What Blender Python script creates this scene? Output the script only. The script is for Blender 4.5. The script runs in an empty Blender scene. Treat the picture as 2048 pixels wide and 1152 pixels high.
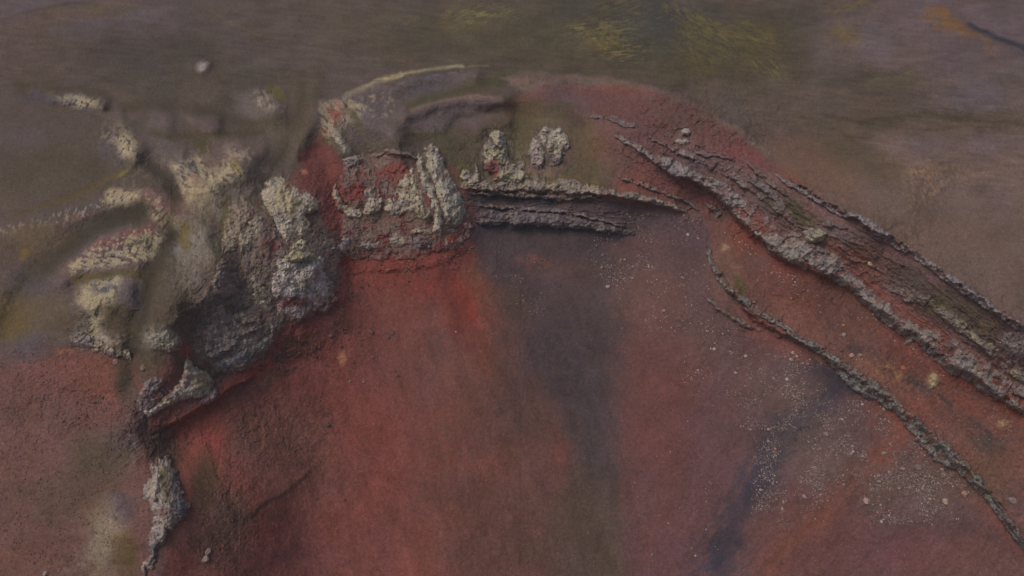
import bpy, math, random
import numpy as np
rng = np.random.default_rng(7)
random.seed(7)
R = math.radians
sc = bpy.context.scene
col = sc.collection

# ------------------------------------------------------------------ camera
CAM_H, PITCH, FPX = 150.0, R(42.0), 1518.0
cam_d = bpy.data.cameras.new("camera")
cam = bpy.data.objects.new("camera", cam_d)
col.objects.link(cam)
cam_d.sensor_width = 36.0
cam_d.lens = FPX / 2048.0 * 36.0
cam_d.clip_start = 1.0
cam_d.clip_end = 30000.0
cam.location = (0, 0, CAM_H)
cam.rotation_euler = (R(90) - PITCH, 0, 0)
sc.camera = cam

# ------------------------------------------------------------------ sky, sun, exposure
SUN_DIR = np.array([-0.46, -0.12, 0.87])
SUN_DIR = SUN_DIR / np.linalg.norm(SUN_DIR)
w = bpy.data.worlds.new("World")
sc.world = w
w.use_nodes = True
nt = w.node_tree
sky = nt.nodes.new("ShaderNodeTexSky")
sky.sky_type = 'NISHITA'
sky.sun_disc = False
sky.sun_elevation = math.asin(SUN_DIR[2])
sky.sun_rotation = math.atan2(SUN_DIR[0], SUN_DIR[1])
sky.air_density = 1.0
sky.dust_density = 5.0
sky.ozone_density = 0.6
bg = nt.nodes["Background"]
bg.inputs["Strength"].default_value = 0.108
nt.links.new(sky.outputs["Color"], bg.inputs["Color"])
sd = bpy.data.lights.new("sun", 'SUN')
sd.energy = 1.45
sd.angle = R(30)
sd.color = (1.0, 0.94, 0.86)
sun = bpy.data.objects.new("sun", sd)
col.objects.link(sun)
sun.rotation_euler = (math.acos(SUN_DIR[2]), 0, math.atan2(-SUN_DIR[0], SUN_DIR[1]) + math.pi)
from mathutils import Vector
sun.rotation_euler = Vector(SUN_DIR.tolist()).to_track_quat('Z', 'Y').to_euler()
sc.view_settings.view_transform = 'Standard'
sc.view_settings.look = 'None'
sc.view_settings.exposure = -0.56
sc.view_settings.gamma = 1.0
ALB = 1.45       # real albedo of a surface that reads as a given display colour in this dull light

# ------------------------------------------------------------------ noise tools
def _h(ix, iy, k):
    n = (ix.astype(np.int64) * 374761393 + iy.astype(np.int64) * 668265263 + k * 2147483647) & 0xffffffff
    n = ((n ^ (n >> 13)) * 1274126177) & 0xffffffff
    n = (n ^ (n >> 16)) & 0xffffffff
    return (n & 0xffffff).astype(np.float32) / np.float32(0xffffff)

def vnoise(x, y, k=0):                       # gradient noise, about -1..1
    x0 = np.floor(x); y0 = np.floor(y)
    fx = (x - x0).astype(np.float32); fy = (y - y0).astype(np.float32)
    ix = x0.astype(np.int64); iy = y0.astype(np.int64)
    sx = fx * fx * fx * (fx * (fx * 6 - 15) + 10); sy = fy * fy * fy * (fy * (fy * 6 - 15) + 10)
    def g(dx, dy):
        a = _h(ix + dx, iy + dy, k) * np.float32(2 * math.pi)
        return np.cos(a) * (fx - dx) + np.sin(a) * (fy - dy)
    a = g(0, 0); b = g(1, 0); c = g(0, 1); d = g(1, 1)
    return ((a * (1 - sx) + b * sx) * (1 - sy) + (c * (1 - sx) + d * sx) * sy) * 1.5

def fbm(u, v, L, octs=4, k=0, gain=0.5):
    s = 0; a = 1.0; t = 0
    for i in range(octs):
        s = s + a * vnoise(u / L + 17.3 * i, v / L - 9.1 * i, k + i * 31)
        t += a; a *= gain; L = L / 2.03
    return s / t * 1.3

def ridged(u, v, L, octs=4, k=0, gain=0.5):
    s = 0; a = 1.0; t = 0
    for i in range(octs):
        n = 1 - np.abs(vnoise(u / L + 5.3 * i, v / L - 3.1 * i, k + i * 17)) * 1.6
        s = s + a * n; t += a; a *= gain; L = L / 2.1
    return s / t

def voronoi(u, v, L, k=0, ay=1.0):            # F1, F2 in cell units, and the cell's random number
    x = u / L; y = v / (L * ay)
    ix = np.floor(x).astype(np.int64); iy = np.floor(y).astype(np.int64)
    f1 = np.full(x.shape, 9.0, np.float32); f2 = f1.copy(); cid = np.zeros(x.shape, np.float32)
    for dx in (-1, 0, 1):
        for dy in (-1, 0, 1):
            cx = ix + dx; cy = iy + dy
            px = cx + 0.15 + 0.7 * _h(cx, cy, k); py = cy + 0.15 + 0.7 * _h(cx, cy, k + 5)
            d = np.sqrt((px - x) ** 2 + (py - y) ** 2).astype(np.float32)
            n = d < f1
            f2 = np.where(n, f1, np.minimum(f2, d))
            cid = np.where(n, _h(cx, cy, k + 9), cid)
            f1 = np.where(n, d, f1)
    return f1, f2, cid

def sm(x, a, b):
    t = np.clip((x - a) / (b - a), 0, 1)
    return t * t * (3 - 2 * t)

def rot(u, v, deg):
    c, s = math.cos(R(deg)), math.sin(R(deg))
    return u * c + v * s, -u * s + v * c

def polydist(U, V, pts):
    """distance to a polyline, side (>0 below/left of it), arc length, and interpolated third value (width)"""
    best = np.full(U.shape, 1e9, np.float32); side = np.zeros(U.shape, np.float32)
    arc = np.zeros(U.shape, np.float32); val = np.zeros(U.shape, np.float32)
    acc = 0.0
    for p, q in zip(pts[:-1], pts[1:]):
        dx, dy = q[0] - p[0], q[1] - p[1]; L = math.hypot(dx, dy)
        px = U - p[0]; py = V - p[1]
        t = np.clip((px * dx + py * dy) / (L * L), 0, 1)
        d = np.hypot(px - t * dx, py - t * dy)
        n = d < best
        best = np.where(n, d, best)
        side = np.where(n, np.sign(dx * py - dy * px), side)
        arc = np.where(n, acc + t * L, arc)
        if len(p) > 2:
            val = np.where(n, p[2] + t * (q[2] - p[2]), val)
        acc += L
    return best, side, arc, val, acc

def polyin(U, V, pts):
    """signed distance to a polygon, positive inside"""
    d = polydist(U, V, list(pts) + [pts[0]])[0]
    ins = np.zeros(U.shape, bool)
    n = len(pts)
    for i in range(n):
        x0, y0 = pts[i][:2]; x1, y1 = pts[(i + 1) % n][:2]
        if y0 == y1: continue
        c = ((y0 > V) != (y1 > V)) & (U < (x1 - x0) * (V - y0) / (y1 - y0) + x0)
        ins ^= c
    return np.where(ins, d, -d)

# ------------------------------------------------------------------ picture ray -> world point at height z
cp, sp = math.cos(PITCH), math.sin(PITCH)
def world(U, V, Z):
    x = (U - 1024.0) / FPX; y = -(V - 576.0) / FPX
    dz = -sp + y * cp; dy = cp + y * sp
    t = (Z - CAM_H) / dz
    return np.stack([x * t, dy * t, Z + 0 * t], -1)

# ------------------------------------------------------------------ the lie of the land (metres above the outer plain)
CTRL = [(-400,-300,0),(500,-300,0),(1200,-300,0),(2450,-300,0),(0,0,0),(600,0,0),(1300,0,0),(2048,0,0),(2450,100,3),
 (0,140,2),(300,120,1),(600,90,1),(900,85,1),(1200,100,2),(1500,150,3),(1800,120,2),(2048,260,5),(1800,300,7),(1640,280,7),(2300,500,12),
 (690,190,9),(820,160,10),(960,140,9),(1100,155,9),(1300,190,10),(1480,285,11),(1600,370,12),(1750,455,13),(1900,550,14),(2048,645,15),(2300,800,17),
 (1850,450,11),(2048,480,11),
 (1000,250,3),(1180,280,3),(1400,300,6),(1330,330,2),(1450,400,-4),(1560,515,-7),(1700,555,-7),(1850,665,-7),(2048,790,-7),(2300,980,-6),
 (1700,500,3),(1900,640,4),(2000,700,4),
 (1470,520,-12),(1600,620,-12),(1750,720,-13),(1950,870,-13),(2048,960,-13),
 (1400,560,-18),(1550,680,-20),(1750,820,-22),(1900,960,-23),(2048,1110,-24),
 (960,470,-19),(1100,480,-20),(1260,470,-18),(1350,440,-12),(940,380,-7),(1200,390,-7),
 (900,515,-18),(700,535,-19),(680,600,-21),(550,725,-24),(420,810,-23),(350,890,-25),
 (1000,800,-39),(1300,700,-34),(1300,1000,-49),(900,1152,-58),(600,1152,-55),(520,900,-34),(1600,1000,-38),(1800,1100,-39),
 (1300,1500,-72),(600,1500,-70),(2048,1400,-42),(2450,1300,-30),(-400,1500,-55),
 (0,250,3),(200,250,4),(0,400,3),(0,550,-1),(0,700,-9),(0,900,-21),(0,1152,-36),(-400,700,-14),(-400,1152,-42),(-400,300,2),
 (150,800,-15),(250,950,-23),(230,1152,-35),(300,300,7),(450,300,8),(600,230,8),(350,420,8),(500,430,6),(250,600,3),(330,660,-1),(400,600,2),
 (200,700,-6),(330,760,-9),(280,850,-16),(330,1000,-22),(320,1152,-33),
 (600,400,1),(760,300,5),(760,400,-5),(880,420,-6),(620,540,-8),(470,600,-6),(480,690,-15),(610,600,-14),(430,1000,-29),(400,760,-15),(390,690,-7),(350,715,-5),(440,650,-9),(500,650,-12)]
CT = np.array(CTRL, np.float64); CT[:, :2] /= 1000.0
def _tps(r2): return np.where(r2 > 0, r2 * np.log(np.maximum(r2, 1e-12)), 0)
n = len(CT)
_d2 = ((CT[:, None, :2] - CT[None, :, :2]) ** 2).sum(-1)
_A = np.zeros((n + 3, n + 3)); _A[:n, :n] = _tps(_d2) + np.eye(n) * 4e-4
_P = np.c_[np.ones(n), CT[:, :2]]; _A[:n, n:] = _P; _A[n:, :n] = _P.T
_W = np.linalg.solve(_A, np.r_[CT[:, 2], 0, 0, 0])
_GU = np.arange(-400, 2451, 10.0); _GV = np.arange(-300, 1501, 10.0)
_gu, _gv = np.meshgrid(_GU / 1000, _GV / 1000)
_TZ = _W[n] + _W[n + 1] * _gu + _W[n + 2] * _gv
for i in range(n):
    _TZ = _TZ + _W[i] * _tps((_gu - CT[i, 0]) ** 2 + (_gv - CT[i, 1]) ** 2)
def bicub(U, V):                                        # smooth lookup (Catmull-Rom) in the 10 px table
    x = np.clip((U + 400) / 10.0, 1, len(_GU) - 3.001); y = np.clip((V + 300) / 10.0, 1, len(_GV) - 3.001)
    ix = x.astype(int); iy = y.astype(int); fx = x - ix; fy = y - iy
    def wts(f): return (-.5*f + f*f - .5*f**3, 1 - 2.5*f*f + 1.5*f**3, .5*f + 2*f*f - 1.5*f**3, -.5*f*f + .5*f**3)
    wx, wy = wts(fx), wts(fy); s = 0
    for j in range(4):
        r = 0
        for i in range(4): r = r + wx[i] * _TZ[iy + j - 1, ix + i - 1]
        s = s + wy[j] * r
    return s

# swells (+) and creases (-): polyline, metres, half-width in picture points
FOLDS = [
 ([(-10,690),(40,605),(80,548),(130,502),(190,457),(240,432),(285,417)], -4.4, 18),
 ([(0,470),(90,440),(180,415),(250,398),(300,380)], 1.5, 32),
 ([(110,560),(170,500),(240,470),(310,450),(340,470)], 2.4, 26),
 ([(150,570),(210,545),(260,545),(300,556)], -1.8, 11),
 ([(150,620),(200,590),(250,600),(285,640)], 3.2, 44),
 ([(262,700),(280,640),(292,590),(305,545),(330,500),(345,470)], -4.0, 15),
 ([(345,470),(338,430),(345,395)], -1.6, 14),
 ([(375,500),(380,440),(410,420)], -1.2, 16),
 ([(455,380),(448,420),(440,470)], -1.6, 12),
 ([(505,410),(525,365),(560,310),(590,260),(600,200),(608,150)], -1.3, 15),
 ([(625,160),(630,230),(590,300)], 1.8, 20),
 ([(350,385),(325,350),(300,335)], -2.6, 16),
 ([(390,310),(430,275),(520,275)], -1.6, 13),
 ([(230,225),(300,225),(360,215),(430,235),(520,240)], -2.2, 16),
 ([(312,240),(325,244)], 1.7, 24), ([(385,232),(392,236)], 1.8, 19), ([(420,248),(424,250)], 2.0, 20),
 ([(520,200),(545,222)], 3.0, 26), ([(545,180),(570,205)], -2.6, 13),
 ([(400,130),(408,133)], 2.2, 13),
 ([(110,196),(150,200),(200,212)], 2.2, 13), ([(60,180),(130,176),(200,188),(250,210)], -1.4, 10),
 ([(235,265),(262,305)], 2.8, 26), ([(410,300),(350,285),(290,290)], .8, 30),
 ([(360,340),(420,370),(480,340)], 3.0, 28), ([(400,310),(410,330)], -1.4, 18),
 ([(520,300),(480,300)], 1.6, 20),
 ([(410,480),(440,540),(430,600)], 2.0, 30),
 ([(340,600),(350,640)], 2.0, 32), ([(300,660),(345,690)], 2.2, 26), ([(272,650),(275,720),(262,770)], -1.8, 10),
 ([(690,200),(760,172),(850,152),(950,142)], 1.5, 18),
 ([(820,205),(900,185),(980,160),(1010,150)], -2.8, 15),
 ([(815,225),(870,205),(940,192),(1005,198)], 2.4, 19),
 ([(900,262),(930,232),(990,225),(1025,230)], -1.7, 10),
 ([(960,255),(1010,240)], 1.2, 16),
 ([(960,150),(1080,150),(1200,158),(1340,188),(1480,265)], 1.6, 16),
 ([(700,215),(722,260),(750,305)], -2.4, 11), ([(670,260),(690,300)], 1.8, 16), ([(740,235),(780,280)], 1.6, 24),
 ([(855,290),(870,260)], -1.6, 18), ([(800,300),(790,260)], 1.5, 22),
 ([(905,330),(925,280),(960,250)], -1.4, 16),
 ([(1045,330),(1035,280),(1050,240)], -2.2, 12), ([(1170,330),(1160,260)], -1.0, 18),
 ([(640,300),(660,360),(680,420)], -2.6, 14),
 ([(1900,0),(1960,45),(2048,90),(2150,140)], -2.4, 11),
 ([(1380,20),(1440,70),(1540,140)], -1.4, 14),
 ([(1700,260),(1800,240),(1900,250)], -1.6, 14),
 ([(1600,250),(1680,270),(1750,330)], -1.2, 30),
 ([(1850,330),(1830,400)], 2.4, 40),
 ([(300,860),(350,920),(390,980),(400,1060),(380,1152)], -2.6, 26),
 ([(1230,480),(1230,800),(1220,1152)], -1.4, 60), ([(1000,520),(960,760),(880,1152)], 1.0, 70),
 ([(1700,700),(1560,880),(1450,1100)], -1.8, 45), ([(1660,960),(1500,1152)], 0.9, 40),
 ([(650,1152),(640,1000),(700,800)], -0.9, 60), ([(450,820),(520,960),(560,1152)], 0.9, 60),
]
# steps: the ground above the line stands higher; polyline (left to right), metres, width, how far up it lasts
STEPS = [
 ([(1330,345),(1400,370),(1450,410),(1500,470),(1560,520),(1640,545),(1700,575),(1780,640),(1850,690),(1950,760),(2060,835),(2200,930)], 3.2, 18, 60),
 ([(1420,520),(1450,580),(1500,630),(1560,670),(1640,705),(1690,750),(1760,790),(1820,840),(1880,900),(1950,960),(2000,1020),(2060,1110),(2150,1210)], 2.6, 14, 50),
 ([(1560,350),(1640,400),(1700,430),(1800,490),(1900,560),(2048,660),(2200,760)], 2.2, 14, 40),
 ([(940,455),(1050,450),(1150,452),(1270,470)], 1.5, 18, 50),
 ([(920,385),(1050,385),(1150,395),(1270,400),(1380,425)], 1.7, 18, 50),
 ([(470,750),(540,728),(600,640),(690,600),(700,550),(860,535),(950,490)], .45, 12, 30),
 ([(300,870),(380,835),(450,790),(520,745)], 1.5, 12, 30),
 ([(1410,600),(1460,640),(1530,665)], 1.2, 10, 25),
 ([(1440,575),(1500,625),(1540,640)], 1.0, 8, 20),
 ([(470,1050),(500,1036),(530,1008),(575,985),(640,925)], 0.35, 12, 25),
 ([(120,690),(200,700),(260,720)], 0.8, 12, 25),
]
def ground_z(U, V, fine=True):
    U = np.asarray(U, np.float64); V = np.asarray(V, np.float64)
    z = bicub(U, V)
    wu = U + 7 * fbm(U, V, 60, 3, 3); wv = V + 5 * fbm(U, V, 60, 3, 4)
    for pts, h, wd in FOLDS:
        xs = [p[0] for p in pts]; ys = [p[1] for p in pts]; m = 3 * wd
        k = (U > min(xs) - m) & (U < max(xs) + m) & (V > min(ys) - m) & (V < max(ys) + m)
        if not k.any(): continue
        d = polydist(wu[k], wv[k], pts)[0]
        if h < 0: h, wd = h * .60, wd * 1.9
        else: h, wd = h * 1.35, wd * 1.1
        z[k] += h * np.exp(-(d / wd) ** 2)
    wu2 = wu + 9 * fbm(U, V, 34, 4, 7, .6); wv2 = wv + 9 * fbm(U, V, 34, 4, 8, .6)
    for pts, h, wd, L in STEPS:
        xs = [p[0] for p in pts]; ys = [p[1] for p in pts]; m = 3 * L + wd
        k = (U > min(xs) - m) & (U < max(xs) + m) & (V > min(ys) - m) & (V < max(ys) + m)
        if not k.any(): continue
        d, s, a, _, T = polydist(wu2[k], wv2[k], pts)
        dd = -d * s
        z[k] += h * sm(dd, -wd / 2, wd / 2) * np.exp(-np.maximum(dd - wd / 2, 0) / L) * sm(a, 0, 45) * sm(T - a, 0, 45)
    if fine:
        fade = np.clip((V + 250) / 350, 0.15, 1)
        z = z + fade * (.9 * fbm(U, V * 1.6, 170, 3, 11) + 0.13 * fbm(U, V, 26, 3, 12))
        # rougher where the slope is broken; smooth ash elsewhere
        rough = ROUGH(U, V)
        _, e2, ec = voronoi(wu2, wv2, 17, 26)
        z = z + rough * (0.62 * (ridged(wu2, wv2, 34, 5, 21, .58) - .5) + 0.30 * (ec - .5) + 0.17 * np.abs(fbm(U, V, 7, 2, 23)))
        bed = BEDS(U, V, wu, wv)
        z = z + bed
        bw = sm(V, 500, 640) * sm(U, 330, 520) * (1 - sm(U, 1900, 2100))
        ang = np.clip((U - 900) / 1000, -.45, 1)
        ra = U * np.cos(ang * 1.0) + (V - 500) * np.sin(ang * .75); rb = -U * np.sin(ang * .75) + (V - 500)
        z = z + bw * .09 * (ridged(ra, rb / 5.0, 26, 4, 27, .6) - .5)
        z = z + 0.05 * fbm(U, V, 5, 2, 24)
    return z
ROUGH_B = [(150,800,190,110,.7),(330,860,110,80,1.3),(600,680,90,80,1.0),(560,850,130,90,.8),(460,1000,70,140,.9),(720,680,70,60,.5),
 (760,400,150,110,1.6),(560,470,110,110,1.6),(440,640,100,110,1.5),(1400,250,200,90,1.5),(1500,420,150,80,1.3),(1380,440,80,60,1.0),
 (1750,560,180,100,1.2),(1950,700,140,110,1.2),(1800,760,150,90,.7),(1500,600,110,80,.6),(1950,930,100,90,.8),(1820,960,150,110,.5),(1600,620,110,60,.7),(1760,740,120,60,.8),(1930,850,110,60,.8),(1620,860,150,120,.4),
 (1100,420,170,60,.9),(400,440,120,100,.7),(250,480,120,70,.7),(190,620,80,90,.8),(1860,380,90,60,.8),(980,540,60,40,.6),(1000,330,120,70,1.0),(240,285,40,40,1),(155,203,50,20,1),(720,210,60,40,1),(680,250,40,60,1)]
BED_B = [(1560,440,150,60,34,.8),(1800,580,200,60,36,.5),(1980,700,120,60,36,.5),(1850,760,190,60,38,.45),(1560,600,120,50,36,.4),(1340,330,120,60,28,.7),(1100,425,190,38,5,1.0),(780,470,110,50,-6,.8),(470,660,90,60,-28,.9),(600,580,70,50,-20,.5),(1470,640,80,40,33,.5)]
def BEDS(U, V, wu, wv):                      # worn edges of rock beds lying in the slope
    z = np.zeros(np.shape(U))
    for cx, cy, rx, ry, an, a in BED_B:
        m = 2.2 * max(rx, ry)
        k = (np.abs(U - cx) < m) & (np.abs(V - cy) < m)
        if not k.any(): continue
        x, y = rot(U[k] - cx, V[k] - cy, an)
        x2, y2 = rot(wu[k], wv[k], an)
        g = np.exp(-(x / rx) ** 2 - (y / ry) ** 2)
        z[k] += a * g * (1.3 * (ridged(x2 / 5.5, y2, 15, 3, 31 + int(cx), .6) - .5) + .5 * (ridged(x2 / 2.2, y2, 6, 2, 35 + int(cx)) - .5))
    return z
def ROUGH(U, V):
    r = np.zeros(np.shape(U)) + .06
    for cx, cy, rx, ry, a in ROUGH_B:
        r = np.maximum(r, a * np.exp(-(((U - cx) / rx) ** 2 + ((V - cy) / ry) ** 2)))
    return r

# ------------------------------------------------------------------ colours of the ground (soil, ash, moss, tuff, painted crease shade), as they look in this light
def lin(c):
    c = np.asarray(c, np.float32) / 255.0
    return np.where(c <= .04045, c / 12.92, ((c + .055) / 1.055) ** 2.4)

class Paint:
    def __init__(s, U, V, seed=0):
        s.U = U.ravel().astype(np.float32); s.V = V.ravel().astype(np.float32)
        u, v = s.U, s.V
        s.wx = fbm(u, v, 46, 5, 41, .6); s.wy = fbm(u, v, 46, 5, 47, .6)
        s.n1 = fbm(u, v, 16, 4, 53, .65); s.n2 = fbm(u, v, 70, 4, 59, .55)
        s.n0 = fbm(u, v, 5.5, 3, 57, .75)
        s.C = np.zeros((u.size, 3), np.float32)
    def _mix(s, k, m, c):
        s.C[k] = s.C[k] * (1 - m[:, None]) + np.asarray(c, np.float32) * m[:, None]
    def _box(s, x0, x1, y0, y1): return np.nonzero((s.U > x0) & (s.U < x1) & (s.V > y0) & (s.V < y1))[0]
    def fill(s, c): s.C[:] = c
    def _tex(s, k, m, cover, streak):
        if cover is None: return m
        if streak is None: nn = s.n1[k]
        else:
            L, an, el = streak
            a, b = rot(s.U[k], s.V[k], an)
            nn = fbm(a / el, b, L, 4, 71, .6)
        return m * sm(nn * .5 + .5 + .10 * s.n0[k], 1 - cover - .065, 1 - cover + .065)
    def blob(s, cx, cy, rx, ry, c, op=1, ang=0, rag=22, cover=None, streak=None, hard=0.0):
        r = max(rx, ry) * 1.9 + rag
        k = s._box(cx - r, cx + r, cy - r, cy + r)
        if not k.size: return
        x, y = rot(s.U[k] + rag * s.wx[k] - cx, s.V[k] + rag * s.wy[k] - cy, ang)
        q = np.sqrt((x / rx) ** 2 + (y / ry) ** 2)
        m = sm(-q, -1.45 + hard * .4, -.35 - hard * .6) * op
        s._mix(k, s._tex(k, m, cover, streak), c)
    def poly(s, pts, c, op=1, feather=10, rag=14, cover=None, streak=None):
        xs = [p[0] for p in pts]; ys = [p[1] for p in pts]; f = feather + rag * 1.6
        k = s._box(min(xs) - f, max(xs) + f, min(ys) - f, max(ys) + f)
        if not k.size: return
        d = polyin(s.U[k] + rag * s.wx[k], s.V[k] + rag * s.wy[k], pts)
        m = sm(d, -feather, feather) * op
        s._mix(k, s._tex(k, m, cover, streak), c)
    def line(s, pts, wd, c, op=1, feather=6, rag=10, cover=None, streak=None):
        xs = [p[0] for p in pts]; ys = [p[1] for p in pts]; f = feather + rag * 1.6 + wd
        k = s._box(min(xs) - f, max(xs) + f, min(ys) - f, max(ys) + f)
        if not k.size: return
        d = polydist(s.U[k] + rag * s.wx[k], s.V[k] + rag * s.wy[k], pts)[0]
        m = sm(-d, -wd - feather, -wd + feather) * op
        s._mix(k, s._tex(k, m, cover, streak), c)

ASH=(84,72,68); MAUVE=(96,83,80); OLIVE=(76,68,46); MOSS=(116,100,36); TUFF=(156,142,114); TUFFG=(132,124,116)
RED=(122,64,57); BRIGHT=(138,54,43); RBROWN=(100,70,64); PURP=(66,58,64); NAVY=(52,50,62); WINE=(106,66,68); GREYX=(108,102,98); BLUE=(72,70,82)

INNER = [(262,740),(300,800),(340,700),(430,560),(500,420),(610,330),(640,260),(680,230),(760,290),(900,330),(960,230),(1100,165),(1250,165),(1400,210),(1500,290),(1560,345),(1640,400),
         (1760,465),(1900,560),(2048,655),(2450,900),(2450,1700),(330,1700),(330,900)]
def paint_ground(P):
    P.fill((85,72,66))
    # outer plain
    P.blob(100,60,330,130,(86,76,82),.6); P.blob(250,110,220,60,(74,64,56),.8,streak=(14,0,4),cover=.75); P.blob(600,60,260,70,(76,66,58),.7)
    P.blob(330,110,160,50,(66,58,54),.6); P.blob(150,25,180,16,(90,70,52),.5,ang=-14)
    P.blob(60,110,110,70,(90,72,60),.5); P.blob(120,330,180,90,(78,68,56),.7); P.blob(60,270,90,30,(92,80,84),.5)
    P.blob(760,90,260,80,(86,74,68),.6); P.blob(430,170,220,40,(70,62,50),.7)
    P.blob(1080,70,360,90,(72,66,48),.75); P.blob(1450,110,260,80,(72,64,44),.75); P.blob(1560,60,200,60,(70,62,48),.8)
    P.blob(1300,40,170,60,(56,54,54),.75,ang=10); P.blob(1640,40,70,30,(70,64,68),.5); P.blob(1280,95,80,40,(58,56,50),.7)
    P.blob(1900,60,230,110,(92,76,78),.8); P.blob(1740,90,130,70,(96,82,80),.7); P.blob(2000,180,160,60,(94,80,76),.7)
    P.blob(1700,190,150,60,(76,64,54),.8); P.blob(1660,240,230,36,(72,62,52),.7,ang=8); P.blob(1880,250,160,30,(72,60,46),.7)
    P.blob(1560,210,170,50,(98,82,74),.6); P.blob(1850,330,260,90,(106,87,79),.8); P.blob(1980,440,240,170,(108,88,79),.85); P.blob(1760,380,200,70,(104,83,71),.75,ang=30)
    P.blob(1620,330,110,50,(112,82,66),.6,ang=35); P.blob(1700,300,130,40,(84,72,54),.6,ang=30); P.blob(1580,360,40,22,(118,76,60),.5,ang=35)
    P.blob(2030,590,60,90,(104,82,76),.6,ang=-35); P.blob(1960,200,60,24,(92,82,92),.5); P.blob(1970,290,140,26,(96,82,86),.45)
    # moss on the plain
    st=(3.2,22,9)
    P.line([(1350,15),(1400,52),(1450,88),(1500,122),(1550,140)],16,(122,107,50),.8,24,18,cover=.42,streak=(2.6,38,10))
    P.line([(1395,45),(1450,60),(1540,90)],12,(116,102,44),.8,20,14,cover=.45,streak=st)
    P.line([(1370,50),(1385,110),(1420,130)],12,(96,84,40),.6,26,14,cover=.5,streak=(6,70,6))
    P.blob(1200,70,110,40,(92,84,54),.6,cover=.5,streak=(4,-8,8)); P.blob(1430,90,110,46,(92,84,50),.6,cover=.5,streak=(4,30,8)); P.blob(1190,60,75,22,(124,111,66),.8,cover=.40,streak=(3.2,-8,8)); P.blob(1240,100,70,22,(120,107,60),.75,cover=.42,streak=(3.2,-6,8)); P.blob(1210,80,40,24,(104,92,46),.6,cover=.5,streak=(5,40,5))
    P.blob(960,28,80,18,(122,110,66),.75,cover=.42,streak=(3,-18,9)); P.blob(890,40,110,22,(96,86,50),.5,cover=.5,streak=(5,-16,8))
    P.blob(1240,10,60,20,(96,88,52),.6,cover=.5,streak=(5,-20,7)); P.blob(1330,40,60,26,(100,92,60),.5,cover=.35,streak=(4,-25,8))
    P.blob(1690,70,40,22,(100,84,40),.6,cover=.6); P.blob(1700,12,50,10,(112,96,44),.6,cover=.5,streak=(4,-12,5)); P.blob(1500,60,60,14,(98,84,42),.6,cover=.5,streak=(5,6,7))
    P.blob(1890,42,44,16,(118,82,50),.75,ang=28,rag=30); P.blob(1930,62,70,16,(110,80,50),.6,ang=30)
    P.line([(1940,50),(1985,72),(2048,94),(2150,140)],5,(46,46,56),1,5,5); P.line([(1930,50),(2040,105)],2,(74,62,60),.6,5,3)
    P.blob(1790,165,60,24,(78,72,50),.5,cover=.6); P.line([(1740,162),(1800,150),(1845,138)],1.2,(104,92,52),.7,2,4,cover=.6)
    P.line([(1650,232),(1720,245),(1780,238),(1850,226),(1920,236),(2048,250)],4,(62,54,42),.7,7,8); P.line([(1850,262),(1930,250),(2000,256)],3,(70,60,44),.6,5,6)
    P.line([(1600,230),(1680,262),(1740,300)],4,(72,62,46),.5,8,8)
    P.blob(1845,372,45,42,(142,112,82),.7,cover=.45,streak=(5,55,3)); P.blob(1900,345,60,18,(130,104,78),.55,cover=.45,streak=(5,55,3)); P.blob(1790,380,60,30,(92,80,78),.5,cover=.45,streak=(5,55,3))
    P.line([(0,40),(60,24),(140,8)],2,(74,56,44),.7,5,5); P.line([(0,185),(100,183),(190,182),(250,196)],1.5,(104,80,52),.7,3,4); P.line([(420,20),(470,50),(520,72)],1.2,(104,90,50),.6,2.5,5)
    P.blob(240,22,60,8,(96,82,52),.6,cover=.55,streak=(4,6,6))
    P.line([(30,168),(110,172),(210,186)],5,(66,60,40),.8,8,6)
    # left hummocks
    P.blob(330,200,280,90,(76,66,58),.7); P.blob(470,220,150,50,(82,71,64),.6); P.blob(318,242,26,22,MAUVE,.8,rag=8); P.blob(388,234,18,18,MAUVE,.8,rag=8); P.blob(422,248,20,22,(100,86,84),.85,rag=8); P.blob(520,210,50,36,(104,92,88),.7,rag=10)
    P.blob(230,230,50,14,(98,84,80),.6); P.blob(340,300,90,26,MAUVE,.6,ang=20); P.blob(480,300,80,34,(92,79,74),.7); P.blob(560,300,50,60,(86,76,66),.7)
    P.line([(250,215),(330,210),(430,228),(500,245)],8,(64,56,42),.7,12,10); P.line([(300,268),(360,272),(430,270),(520,265)],5,(68,60,40),.7,9,8)
    P.blob(405,292,16,22,OLIVE,.9,rag=6); P.blob(445,210,30,14,(66,58,46),.6); P.blob(545,250,50,16,(76,66,48),.6)
    P.blob(553,185,26,10,(92,83,46),.85,ang=40,rag=5); P.line([(500,420),(522,370),(560,312),(590,262),(604,200),(608,150)],8,(58,51,42),.9,14,7)
    P.blob(625,170,22,50,(76,68,58),.6); P.blob(600,290,30,40,(94,80,68),.6); P.blob(600,250,20,40,(78,68,50),.6)
    P.line([(350,390),(330,355),(300,335)],9,(62,54,46),.85,11,6); P.blob(160,330,120,26,(74,64,50),.6)
    P.line([(60,420),(150,390),(225,355),(255,340)],3,(100,84,40),.6,5,5); P.blob(246,346,12,5,(108,98,54),.8,ang=-30,rag=3); P.line([(30,430),(120,400),(200,365)],6,(80,66,48),.6,8,5)
    # pale tuff crusts, and mossy creases with shade painted in
    P.line([(690,193),(750,166),(800,150)],5.5,(150,138,106),.85,4,7,cover=.8); P.line([(770,158),(820,145),(870,137),(925,132)],3,(150,138,106),.85,3.5,4,cover=.85); P.line([(900,134),(975,130)],1.2,(136,124,100),.7,3,3,cover=.6); P.line([(700,205),(760,182),(850,155),(940,140)],2,(74,66,74),.6,3,4); P.line([(740,195),(800,167),(860,152),(930,141)],1,(150,140,124),.55,1.5,3,cover=.5)
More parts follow.
